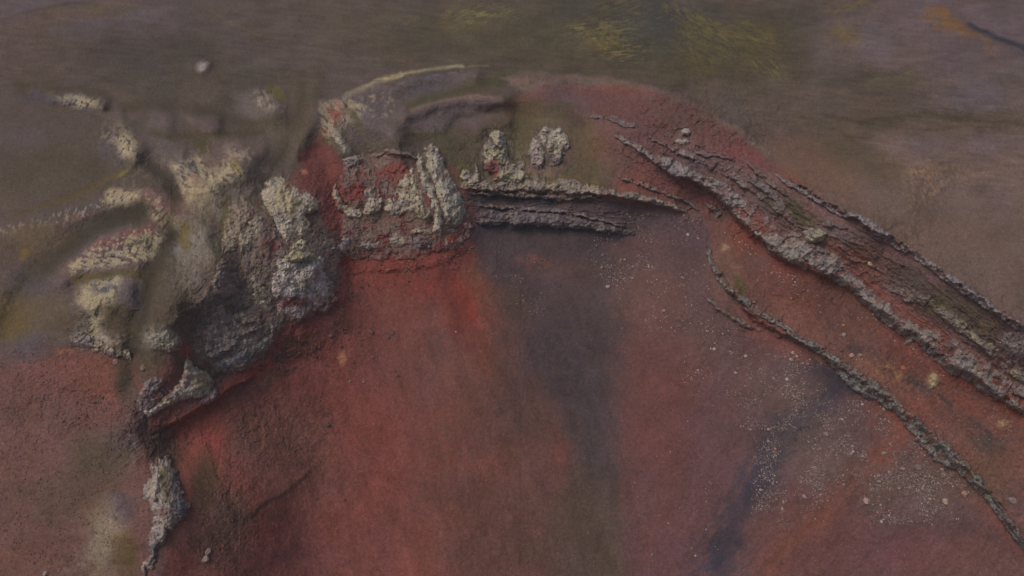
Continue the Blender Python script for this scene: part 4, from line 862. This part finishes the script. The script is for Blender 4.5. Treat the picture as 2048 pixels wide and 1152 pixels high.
rock('rock_outcrop', 'small pale pointed rocks at the left foot of the tall pale tower', 'outcrop',
     [(918,350),(932,335),(944,345),(952,325),(960,345),(962,358),(950,372),(925,372)], 2.6, 'knob', base=(112,104,100), pale=(150,140,122), paleness=.5, group=GC_, feather=8, amp=.8)
rock('rock_outcrop', 'small grey rock between the pale tower and the blocky pair', 'outcrop',
     [(1030,330),(1042,318),(1052,330),(1050,342),(1036,342)], 1.8, 'knob', base=(110,102,96), pale=(136,128,112), paleness=.4, group=GC_, feather=7, amp=.6)
rock('rock_ledge', 'knobbly pale-topped bed at the lip of the far crater wall', 'ledge',
     [(915,368,10),(960,370,12),(1010,370,14),(1060,366,16),(1120,366,17),(1180,376,13),(1230,384,9),(1290,395,7),(1340,410,7),(1380,424,5)], 2.8, 'strata', base=(104,94,88), pale=(142,130,112), paleness=.42, dust=(96,80,56), dustamt=.28, group=GC_, line=True, amp=.9)
rock('rock_ledge', 'short thin bed right under the knobbly pale bed in the far wall', 'ledge',
     [(930,384,3),(990,386,5),(1060,388,6),(1110,395,6),(1170,392,5),(1220,398,3)], 2.4, 'strata', base=(98,86,80), pale=(128,112,96), paleness=.3, group=GC_, line=True, amp=.7)
rock('rock_ledge', 'middle thin bed crossing the dark band of the far wall', 'ledge',
     [(938,412,4),(990,410,5),(1050,416,6),(1120,420,5),(1170,430,4),(1230,445,4),(1265,460,3)], 2.4, 'strata', base=(94,84,84), pale=(124,110,100), paleness=.3, group=GC_, line=True, amp=.7)
rock('rock_ledge', 'lowest and widest dark layered bed of the far wall above the purple fan', 'ledge',
     [(945,432,13),(1000,432,17),(1060,434,18),(1120,438,17),(1180,448,13),(1230,458,9),(1275,470,5)], 3.0, 'strata', base=(86,78,80), pale=(112,102,96), paleness=.3, dust=(98,66,64), dustamt=.22, dark=(66,64,74), group=GC_, line=True, amp=1.1)
rock('rock_ledge', 'dark bumpy rock band high on the red saddle right of the mossy wall', 'ledge',
     [(1175,228,6),(1205,232,9),(1240,240,9),(1268,250,7),(1290,262,5)], 2.2, 'crag', base=(92,86,86), pale=(112,106,104), paleness=.3, group=GL, line=True, amp=.7)
rock('rock_ledge', 'thin broken dark ledge slanting across the purple slope below the saddle', 'ledge',
     [(1228,345,4),(1260,358,6),(1300,372,7),(1335,388,5),(1370,400,4),(1405,420,5),(1422,440,4)], 1.8, 'crag', base=(96,86,84), pale=(126,116,110), paleness=.35, dust=(104,68,66), dustamt=.3, group=GL, line=True, amp=.7)
rock('rock_ledge', 'small dark rubbly ridge where the lower ledge begins near the saddle', 'ledge',
     [(1405,400,5),(1425,412,8),(1440,430,8),(1425,450,5)], 1.6, 'crag', base=(84,74,72), pale=(104,94,90), paleness=.2, dust=(104,62,58), dustamt=.3, group=GL, line=True, amp=.7)
# --- right-hand bands
main_ledge = rock('rock_ledge', 'broad rough grey rock band with a cream crown, main ledge under the right rim', 'ledge',
     [(1225,268,5),(1270,290,9),(1310,315,12),(1350,335,16),(1400,355,16),(1445,380,17),(1490,420,22),(1530,455,26),(1570,480,30),(1620,510,32),(1665,530,24),(1700,560,18),(1745,600,17),(1790,640,20),(1840,668,22),(1900,705,28),(1960,745,28),(2048,800,28),(2140,860,26)], 3.6, 'crag',
     base=(104,96,94), pale=(128,120,114), paleness=.4, dust=(100,76,72), dustamt=.2, group=GL, line=True, amp=.85, lean=.7, step=1.15, ramp=.32,
     paints=[B(1628,468,26,10,(152,142,120),.9,rag=8,cover=.7), B(1600,480,30,16,(130,122,112),.6), B(1670,520,22,10,(132,122,112),.7,cover=.6)])
rock('rock_ledge', 'lichen-cream crumbly rock band in the middle of the right wall, upslope of the main ledge', 'ledge',
     [(1770,570,6),(1810,585,13),(1850,600,16),(1900,632,14),(1940,665,13),(1990,705,16),(2048,745,20),(2130,800,18)], 2.4, 'crag',
     base=(98,90,86), pale=(136,126,106), paleness=.42, group=GL, line=True, amp=.8, step=1.15)
rock('rock_ledge', 'long narrow grey crest edging the smooth brown outer slope, highest ledge on the right', 'ledge',
     [(1545,345,4),(1590,372,6),(1640,402,7),(1680,425,6),(1720,432,8),(1760,462,10),(1800,490,9),(1850,522,9),(1900,556,10),(1950,590,10),(2000,625,10),(2048,660,10),(2130,715,9)], 2.4, 'strata',
     base=(104,98,100), pale=(128,118,114), paleness=.35, group=GL, line=True, amp=.8, step=1.15)
rock('rock_ledge', 'short parallel rib just below the narrow grey crest', 'ledge',
     [(1700,448,3),(1735,462,5),(1770,482,5),(1810,502,4),(1850,525,3)], 1.6, 'strata', base=(98,90,90), pale=(124,114,110), paleness=.3, group=GL, line=True, amp=.6)
rock('rock_ledge', 'low broken brown rib running across the red patch under the narrow grey crest', 'ledge',
     [(1660,462,3),(1700,480,4),(1740,492,5),(1790,520,4),(1830,540,3)], 1.3, 'crag', base=(96,80,76), pale=(118,102,94), paleness=.3, group=GL, line=True, amp=.6)
rock('rock_ledge', 'second low brown rib, farther down the red patch under the right rim', 'ledge',
     [(1665,500,3),(1705,515,5),(1750,532,6),(1790,552,5),(1820,570,3)], 1.3, 'crag', base=(92,78,74), pale=(112,98,92), paleness=.3, group=GL, line=True, amp=.6)
rock('rock_ledge', 'dark rib on the brown rim shoulder beside the outer slope', 'ledge',
     [(1490,320,4),(1520,345,7),(1550,370,9),(1580,392,6),(1600,410,4)], 1.6, 'crag', base=(88,78,74), pale=(112,102,98), paleness=.25, group=GL, line=True, amp=.7)
rock('rock_ledge', 'ragged grey ribs above the upper end of the main ledge', 'ledge',
     [(1350,290,4),(1395,305,6),(1440,310,5),(1480,322,4)], 1.3, 'crag', base=(90,76,76), pale=(112,98,96), paleness=.25, dust=(110,66,64), dustamt=.35, group=GL, line=True, amp=.6)
rock('rock_ledge', 'long crumbling brown rib just above the main ledge, ending at the cream crown', 'ledge',
     [(1290,268,5),(1340,292,9),(1400,318,11),(1450,338,12),(1500,368,13),(1545,402,14),(1590,440,12),(1630,458,8)], 1.9, 'crag', base=(94,82,80), pale=(118,108,104), paleness=.35, dust=(100,66,64), dustamt=.34, group=GL, line=True, amp=.9, step=1.15)
rock('rock_ledge', 'rough dark rib between the main ledge and the brown rim shoulder', 'ledge',
     [(1430,322,5),(1480,340,9),(1530,374,12),(1580,412,12),(1640,440,10),(1700,458,5)], 1.6, 'crag', base=(86,78,76), pale=(108,100,96), paleness=.3, group=GL, line=True, amp=.9, step=1.15)
rock('rock_ledge', 'wide crumbly grey apron under the cream band near the right edge', 'ledge',
     [(1700,560,6),(1760,600,10),(1820,640,13),(1880,672,14),(1940,705,14),(2000,745,14),(2060,790,12),(2140,840,8)], 1.8, 'crag', base=(98,88,86), pale=(120,110,106), paleness=.35, dust=(98,72,70), dustamt=.25, group=GL, line=True, amp=.9, step=1.15)
rock('rock_outcrop', 'bulging grey rock shoulder at the right picture edge between the crest and the cream band', 'outcrop',
     [(1995,690),(2010,665),(2040,660),(2080,680),(2080,730),(2040,730),(2010,712)], 2.6, 'knob', base=(102,92,90), pale=(124,114,108), paleness=.3, group=GL, feather=18, amp=.7)
rock('rock_ledge', 'long dark wall of jointed blocks curving down the right to the lower corner', 'ledge',
     [(1418,482,3),(1419,512,5),(1433,545,7),(1455,575,8),(1490,602,9),(1530,632,8),(1570,655,9),(1615,685,9),(1655,704,11),(1680,732,14),(1715,762,17),(1760,787,18),(1800,817,20),(1835,855,21),(1870,893,21),(1910,923,21),(1948,953,16),(1975,990,9),(2005,1030,9),(2048,1085,9),(2110,1160,9)], 3.0, 'block',
     base=(96,94,92), pale=(120,114,106), paleness=.4, dark=(74,76,76), group=GL, line=True, amp=1.0, lean=.5, ramp=.22, step=1.0)
rock('rock_ledge', 'small rib of rock on the red terrace right behind the jointed block wall', 'ledge',
     [(1620,645,3),(1650,670,4),(1680,695,4),(1700,715,3)], 1.5, 'strata', base=(98,88,84), pale=(120,108,100), paleness=.3, group=GL, line=True, amp=.5)
rock('rock_ledge', 'lowest short ledge with pale top, outermost below the bend of the block wall', 'ledge',
     [(1400,585,3),(1430,608,6),(1465,632,8),(1500,650,8),(1535,664,5)], 2.0, 'strata', base=(92,86,82), pale=(112,104,94), paleness=.4, dark=(66,64,70), group=GL, line=True, amp=.6)
rock('rock_ledge', 'thin middle ledge between the block wall and the lowest short ledge', 'ledge',
     [(1438,575,2.5),(1462,598,4),(1495,620,4),(1520,634,3)], 1.4, 'strata', base=(92,82,80), pale=(112,98,92), paleness=.3, group=GL, line=True, amp=.5)
rock('rock_ledge', 'low dark slab ridge in the navy scree under the block wall', 'ledge',
     [(1670,745,4),(1700,762,9),(1735,780,9),(1765,798,5)], 1.2, 'crag', base=(76,68,72), pale=(92,82,82), paleness=.25, dark=(60,56,64), group=GL, line=True, amp=.5)
# parts of the larger rocks that look different from the rest
rock('rock_cap', None, None, [(562,512),(585,502),(618,502),(640,510),(630,524),(600,528),(572,526)], 6.4, 'slab', base=(132,122,100), pale=(150,140,112), paleness=.6, feather=7, rag=6, parent=big_knob)
rock('rock_cap', None, None, [(1602,462),(1618,455),(1640,456),(1656,466),(1650,482),(1630,488),(1610,482)], 5.6, 'knob', base=(120,112,98), pale=(152,144,124), paleness=.55, feather=7, rag=6, amp=.8, parent=main_ledge)
rock('rock_slab', None, None, [(305,950),(318,938),(328,948),(326,980),(318,1002),(304,1006),(296,990)], 5.8, 'slab', base=(134,122,110), pale=(148,136,124), paleness=.6, feather=7, rag=5, parent=spine)
rock('rock_cap', None, None, [(980,268),(996,258),(1010,266),(1014,286),(1004,300),(984,296)], 6.2, 'knob', base=(122,114,102), pale=(148,140,122), paleness=.6, feather=7, rag=4, amp=.6, parent=tower)
# --- layered knob on the saddle: two beds one above the other
emp_at = world(np.array([1366.]), np.array([278.]), ground_z(np.array([1366.]), np.array([278.])))[0]
kn = bpy.data.objects.new('layered_knob', None); col.objects.link(kn); kn.location = emp_at
tag(kn, 'small pale layered rock knob standing alone on the red saddle', 'outcrop')
rock('rock_layer', None, None, [(1345,282),(1358,274),(1376,276),(1382,284),(1374,293),(1356,292)], 2.4, 'strata', base=(112,100,98), pale=(146,136,124), paleness=.5, feather=7, rag=2, amp=.6, parent=kn, step=.8)
rock('rock_layer', None, None, [(1360,262),(1368,255),(1380,257),(1384,265),(1378,272),(1364,271)], 3.4, 'strata', base=(124,114,112), pale=(162,152,140), paleness=.6, feather=6, rag=2, amp=.5, parent=kn, step=.8)
# --- lone boulders with their own look
rock('boulder', 'big rounded ochre boulder resting on the red terrace', 'boulder', [(1856,752),(1866,744),(1878,750),(1882,764),(1874,776),(1860,778),(1854,766)], 2.4, 'crust', base=(132,116,92), pale=(152,134,106), paleness=.4, feather=9, rag=2, amp=.5, step=.8, dark=(104,92,76))
rock('boulder', 'half-buried pale ring-shaped boulder on the red terrace near the right edge', 'boulder', [(1992,846),(2002,838),(2014,842),(2018,852),(2008,858),(1996,856)], .9, 'crust', base=(126,96,80), pale=(150,118,94), paleness=.4, feather=8, rag=2, amp=.4, step=.8)
rock('boulder', 'grey-pink angular boulder under the main ledge, beside a small rib', 'boulder', [(1810,680),(1818,670),(1828,672),(1830,684),(1820,690),(1808,688)], 2.0, 'knob', base=(118,104,98), pale=(140,126,116), paleness=.4, feather=6, rag=2, amp=.35, step=.8)

# ------------------------------------------------------------------ loose stones
def stone_mesh(name, seed, colr, sub_=3, flat=.7):
    import bmesh
    bm = bmesh.new(); bmesh.ops.create_icosphere(bm, subdivisions=sub_, radius=1)
    r = random.Random(seed); cuts = []
    for i in range(9):
        d = Vector((r.gauss(0, 1), r.gauss(0, 1), r.gauss(0, 1))).normalized(); cuts.append((d, r.uniform(.55, .92)))
    sx, sy = r.uniform(.8, 1.25), r.uniform(.75, 1.1)
    for vt in bm.verts:
        p = vt.co.copy()
        for d, h in cuts:
            q = p.dot(d)
            if q > h: p -= d * (q - h)
        p = Vector((p.x * sx, p.y * sy, p.z * flat))
        p *= 1 + .05 * math.sin(7 * p.x + seed) * math.cos(6 * p.y - seed)
        vt.co = p
    me = bpy.data.meshes.new(name); bm.to_mesh(me); bm.free()
    a = me.color_attributes.new("soil", 'FLOAT_COLOR', 'POINT')
    c = np.array(to_albedo(np.array([colr], np.float32))[0]).tolist() + [1.0]
    for i in range(len(me.vertices)): a.data[i].color = c
    me.materials.append(M_STONE)
    return me

def place(me, name, u, v, size_px, label, cat, group, sink=.25):
    z = ground_z(np.array([u]), np.array([v])); p = world(np.array([float(u)]), np.array([float(v)]), z)[0]
    dist = math.sqrt(p[0] ** 2 + p[1] ** 2 + (p[2] - CAM_H) ** 2)
    s = size_px * .5 * dist / FPX
    o = link(name, me); o.location = (p[0], p[1], p[2] + s * (.7 - sink - .25)); o.scale = (s, s, s)
    o.rotation_euler = (random.uniform(-.3, .3), random.uniform(-.3, .3), random.uniform(0, 6.28))
    tag(o, label, cat, group)
    return o

# stones one can name
single = [
 (233,724,11,(138,112,104),'smooth pinkish boulder at the lower edge of the pale knob hill'),
 (286,736,10,(120,108,98),'lone grey stone just below the mossy crease at left'),
 (416,1104,13,(140,124,114),'upper stone of the pale pair right of the jagged spine'),
 (412,1118,12,(132,116,108),'lower stone of the pale pair right of the jagged spine'),
 (92,1148,9,(134,120,112),'pale stone at the bottom edge, far down the brown flank'),
 (662,671,10,(104,84,80),'grey-brown stone among dark clods on the upper red slope'),
 (700,764,6,(128,100,94),'small grey stone in the middle of the red slope'),
 (912,664,4,(176,150,140),'tiny whitish stone on the bright red streak'),
 (1688,670,9,(138,122,116),'pale stone on the terrace next to the black hollow'),
 (1687,651,6,(168,118,84),'little orange-tinted stone on the red terrace above a pale stone'),
 (1704,712,9,(150,120,118),'pinkish stone on top of the block wall by the dark notch'),
 (1719,711,8,(140,116,112),'round mauve stone right of the pinkish one by the dark notch'),
 (1216,574,8,(150,134,130),'pale stone lowest in the scree under the far wall'),
 (1733,1150-148,12,(150,126,120),'large pale boulder at the foot of the right-hand scree'),
 (1929,989,13,(150,122,112),'largest pinkish boulder by the lower end of the block wall'),
 (1891,1004,11,(156,136,124),'pale boulder below the scree, left of the largest pinkish boulder'),
 (1652,869,9,(118,106,106),'grey stone in the upper part of the right-hand scree'),
 (1424,968,7,(102,82,76),'lone brown stone on the smooth red slope left of the navy streak'),
 (1835,935,11,(112,98,94),'flat grey slab in the scree close to the block wall'),
 (1768,907,9,(132,118,112),'pale stone at the upper edge of the lower scree fan'),
 (2023,1000,14,(128,110,108),'big mauve rock right of the block wall near the edge'),
 (1550,898,5,(176,120,84),'tiny orange stone on the navy streak'),
 (688,1150-150,6,(96,72,66),'small red-brown clod at the bottom of the red slope'),
 (1740,528,9,(160,146,122),'cream stone perched on the low brown rib under the crest'),
 (742,665,9,(96,74,70),'brown boulder in the upper middle of the red slope'),
 (778,675,6,(96,74,68),'small brown stone touching the cluster-leading boulder from the left'),
 (790,743,7,(100,76,70),'upper stone of the trio in the middle of the red slope'),
 (795,752,7,(92,70,66),'lower stone of the trio in the middle of the red slope'),
 (782,744,5,(98,74,70),'smallest stone of the trio in the middle of the red slope'),
 (745,714,6,(112,88,82),'greyish stone on the red slope right of the ochre spot'),
 (727,764,6,(124,98,92),'pale stone on the red slope below the ochre spot'),
 (657,852,8,(84,66,62),'dark stone on the brown left part of the red slope'),
 (785,667,10,(98,74,68),'cluster-leading brown boulder right of its fellow on the red slope'),
]
for i, (u, v, s, c, lab) in enumerate(single):
    place(stone_mesh('boulder', 900 + i, c, 3), 'boulder', u, v, s * 1.15, lab, 'boulder' if s > 8 else 'stone', None)

# scattered pale stones: 6 shapes, copied with obj.copy()
PALE = [(150,134,128),(134,120,116),(168,152,146),(120,106,104),(142,120,112),(156,142,134)]
protos = [stone_mesh('stone', 30 + i, PALE[i], 2) for i in range(6)]
CLOD = [(96,68,62),(84,64,58),(104,74,66),(78,60,56)]
clods = [stone_mesh('clod', 60 + i, CLOD[i], 2) for i in range(4)]
def scatter(pts, n):
    xs = [p[0] for p in pts]; ys = [p[1] for p in pts]; out = []
    while len(out) < n:
        u = rng.uniform(min(xs), max(xs), 4 * n); v = rng.uniform(min(ys), max(ys), 4 * n)
        k = (polyin(u, v, pts) + rng.normal(0, 16, u.size) > 0) & (fbm(u, v, 52, 5, 301, .7) + rng.normal(0, .12, u.size) > .08)
        out += list(zip(u[k], v[k]))
    return out[:n]
SCREE = [ # polygon, count of stones, count of grit, label
 ([(1170,425),(1290,440),(1310,520),(1300,570),(1230,590),(1190,520)], 34, 1300, 'stone|the scree below the far wall beds'),
 ([(1300,430),(1420,440),(1400,480),(1330,490)], 8, 150, 'stone|the purple slope below the saddle'),
 ([(1230,600),(1420,520),(1430,600),(1540,700),(1500,800),(1380,780),(1350,680)], 44, 900, 'stone|the purple slope by the lowest ledge'),
 ([(1540,700),(1660,720),(1640,800),(1560,860),(1480,860),(1470,780)], 36, 1900, 'stone|the upper scree by the navy streak'),
 ([(1560,850),(1700,800),(1800,800),(1760,900),(1680,980),(1560,1060),(1500,1040),(1520,920)], 56, 4200, 'stone|the wide scree fan'),
 ([(1790,880),(1840,870),(1920,960),(1940,1000),(1860,1050),(1760,1050),(1740,980)], 44, 3000, 'stone|the right corner scree fan'),
 ([(990,500),(1090,560),(1080,640),(1040,620)], 8, 160, 'stone|the orange-tinted slope edge'),
 ([(1280,900),(1420,800),(1440,1100),(1250,1150)], 10, 90, 'stone|the smooth red slope right of centre'),
]
first = True; stones = []
grit = []
for pts, n_, g_, lab in SCREE:
    for u, v in scatter(pts, n_):
        me = protos[int(rng.integers(0, 6))]; s = float(rng.choice([2.6, 3.4, 4.4, 6.0, 8.5], p=[.34, .3, .2, .11, .05]))
        stones.append((u, v, s, lab))
    grit += [(u, v, float(rng.choice([.9, 1.25, 1.7, 2.5], p=[.42, .34, .18, .06])), 0) for u, v in scatter(pts, int(g_ * 1.1))]
CL = [
 ([(540,640),(700,600),(760,680),(700,760),(600,740)], 24, 260, 'clod|the clods under the grey knob'),
 ([(440,800),(660,760),(680,900),(560,940),(450,880)], 10, 900, 'clod|the crumbly left red slope'),
 ([(120,790),(220,800),(220,860),(120,850)], 12, 160, 'clod|the clods on the left flank'),
 ([(380,1040),(480,980),(500,1100),(400,1150)], 10, 300, 'clod|the gully right of the spine'),
]
for pts, n_, g_, lab in CL:
    for u, v in scatter(pts, n_): stones.append((u, v, float(rng.uniform(3.5, 7)), lab))
    grit += [(u, v, float(rng.uniform(1.2, 2.6)), 1) for u, v in scatter(pts, g_)]
grit += [(u, v, float(rng.uniform(1.2, 2.4)), 1) for u, v in scatter([(0,700),(240,720),(300,860),(330,930),(280,1100),(0,1152)], 1200)]
grit += [(u, v, float(rng.uniform(1.0, 1.8)), 1) for u, v in scatter([(380,900),(680,540),(950,520),(1100,800),(1200,1152),(450,1152)], 1600)]
grit += [(u, v, float(rng.uniform(1.0, 2.0)), 0) for u, v in scatter([(1440,520),(1560,560),(1800,700),(2048,870),(2048,1060),(1830,830),(1680,730),(1520,640)], 260)]
grit += [(u, v, float(rng.uniform(1.2, 2.2)), 1) for u, v in scatter([(1180,230),(1400,220),(1540,350),(1500,450),(1300,380)], 700)]
grit += [(u, v, float(rng.uniform(1.0, 1.9)), 0) for u, v in scatter([(700,420),(900,440),(940,500),(690,520)], 300)]

def part_of(u, v, lab):
    q = [(a, b) for a, b, _, l in stones if l == lab]
    mu = sum(a for a, b in q) / len(q); mv = sum(b for a, b in q) / len(q)
    return ('upper' if v < mv else 'lower') + (' left' if u < mu else ' right')
TONE_P = ['pinkish', 'grey', 'whitish', 'dark grey', 'tan', 'light']; TONE_C = ['rusty', 'dark', 'light', 'black-brown']
def one_label(i, u, v, s, lab):
    isc = 'clod' in lab
    size = 'tiny' if s < 3 else 'small' if s < 4 else 'mid-sized' if s < 5.5 else 'large' if s < 7.5 else 'biggest'
    tone = (TONE_C[i % 4] if isc else TONE_P[i % 6])
    kind = 'clod' if isc else 'stone'
    return f"{size} {tone} {kind} in the {part_of(u, v, lab)} of {lab.split('|')[1]}"
grit += [(u, v, float(rng.uniform(.8, 1.7)), 1) for u, v in scatter([(340,880),(560,700),(690,540),(960,480),(1400,460),(1430,620),(1700,780),(2040,1100),(2040,1152),(300,1152)], 6000)]
grit += [(u, v, float(rng.uniform(.9, 2.3)), 1) for u, v in scatter([(1440,440),(1560,540),(1860,690),(2048,820),(2048,1080),(1830,830),(1680,730),(1520,640),(1430,540)], 1500)]
grit += [(u, v, float(rng.uniform(1.2, 4.2)), 1) for u, v in scatter([(400,745),(520,725),(600,660),(680,610),(700,540),(880,520),(960,485),(950,510),(880,545),(720,570),(690,640),(560,740),(420,790)], 700)]
grit += [(u, v, float(rng.uniform(1.0, 3.4)), 0) for u, v in scatter([(1450,440),(1560,535),(1700,575),(1860,690),(2048,820),(2048,850),(1840,720),(1690,610),(1550,570),(1440,470)], 420)]
for i, (u, v, s, lab) in enumerate(stones):
    isc = 'clod' in lab
    me = (clods if isc else protos)[i % (4 if isc else 6)]
    place(me, 'clod' if isc else 'stone', u, v, s, one_label(i, u, v, s, lab), 'clod' if isc else 'stone', 'loose clods on the red and brown slopes' if isc else 'loose pale stones on the crater slopes')

# grit too fine to count: one object
G = np.array([(g[0], g[1], g[2], g[3]) for g in grit])
gz = ground_z(G[:, 0], G[:, 1]); gp = world(G[:, 0], G[:, 1], gz)
gs = G[:, 2] * .5 * np.linalg.norm(gp - np.array([0, 0, CAM_H]), axis=1) / FPX
cube = np.array([[-1,-1,-.6],[1,-1,-.6],[1,1,-.6],[-1,1,-.6],[-.7,-.7,.6],[.7,-.7,.6],[.7,.7,.6],[-.7,.7,.6]], float)
cf = np.array([[0,3,2,1],[4,5,6,7],[0,1,5,4],[1,2,6,5],[2,3,7,6],[3,0,4,7]])
an = rng.uniform(0, 6.28, len(G)); ca, sa = np.cos(an), np.sin(an)
jit = cube[None] * (1 + rng.uniform(-.35, .35, (len(G), 8, 3)))
x = jit[..., 0] * ca[:, None] - jit[..., 1] * sa[:, None]; y = jit[..., 0] * sa[:, None] + jit[..., 1] * ca[:, None]
vv = np.stack([x, y, jit[..., 2]], -1) * gs[:, None, None] + gp[:, None, :] + np.array([0, 0, .1]) * gs[:, None, None]
ff = (cf[None] + 8 * np.arange(len(G))[:, None, None]).reshape(-1, 4)
pc = np.array(PALE, np.float32)[rng.integers(0, 6, len(G))]; dc = np.array(CLOD, np.float32)[rng.integers(0, 4, len(G))]
cc_ = np.where(G[:, 3:4] > .5, dc * rng.uniform(.85, 1.25, (len(G), 1)), pc * rng.uniform(.55, 1.05, (len(G), 1)))
gc = np.repeat(to_albedo(cc_), 8, axis=0)
o = link('scree', make_mesh('scree', vv.reshape(-1, 3), ff, gc, M_STONE))
for p_ in (): pass
tag(o, 'fine pale and brown grit strewn over the crater slopes', 'scree', None, 'stuff')
# ------------------------------------------------------------------ thin air between the camera and the far ground
HAZE = 0.00016
import bmesh
bm = bmesh.new(); bmesh.ops.create_cube(bm, size=1)
zlo = float(GCO[:, 2].min()) - 3
for v_ in bm.verts: v_.co = Vector((v_.co.x * 24000, v_.co.y * 24000 + 6000, zlo if v_.co.z < 0 else CAM_H + 30))
me = bpy.data.meshes.new("haze"); bm.to_mesh(me); bm.free()
hm = bpy.data.materials.new("haze"); hm.use_nodes = True
ht = hm.node_tree; ht.nodes.remove(ht.nodes["Principled BSDF"])
pv = ht.nodes.new("ShaderNodeVolumePrincipled"); pv.inputs["Density"].default_value = HAZE; pv.inputs["Color"].default_value = (.95, .91, .90, 1)
ht.links.new(pv.outputs[0], ht.nodes["Material Output"].inputs["Volume"])
me.materials.append(hm)
if HAZE > 0: tag(link("haze", me), kind='stuff')
print("OBJ", len(bpy.data.objects), "STONES", len(stones), "GRIT", len(G))
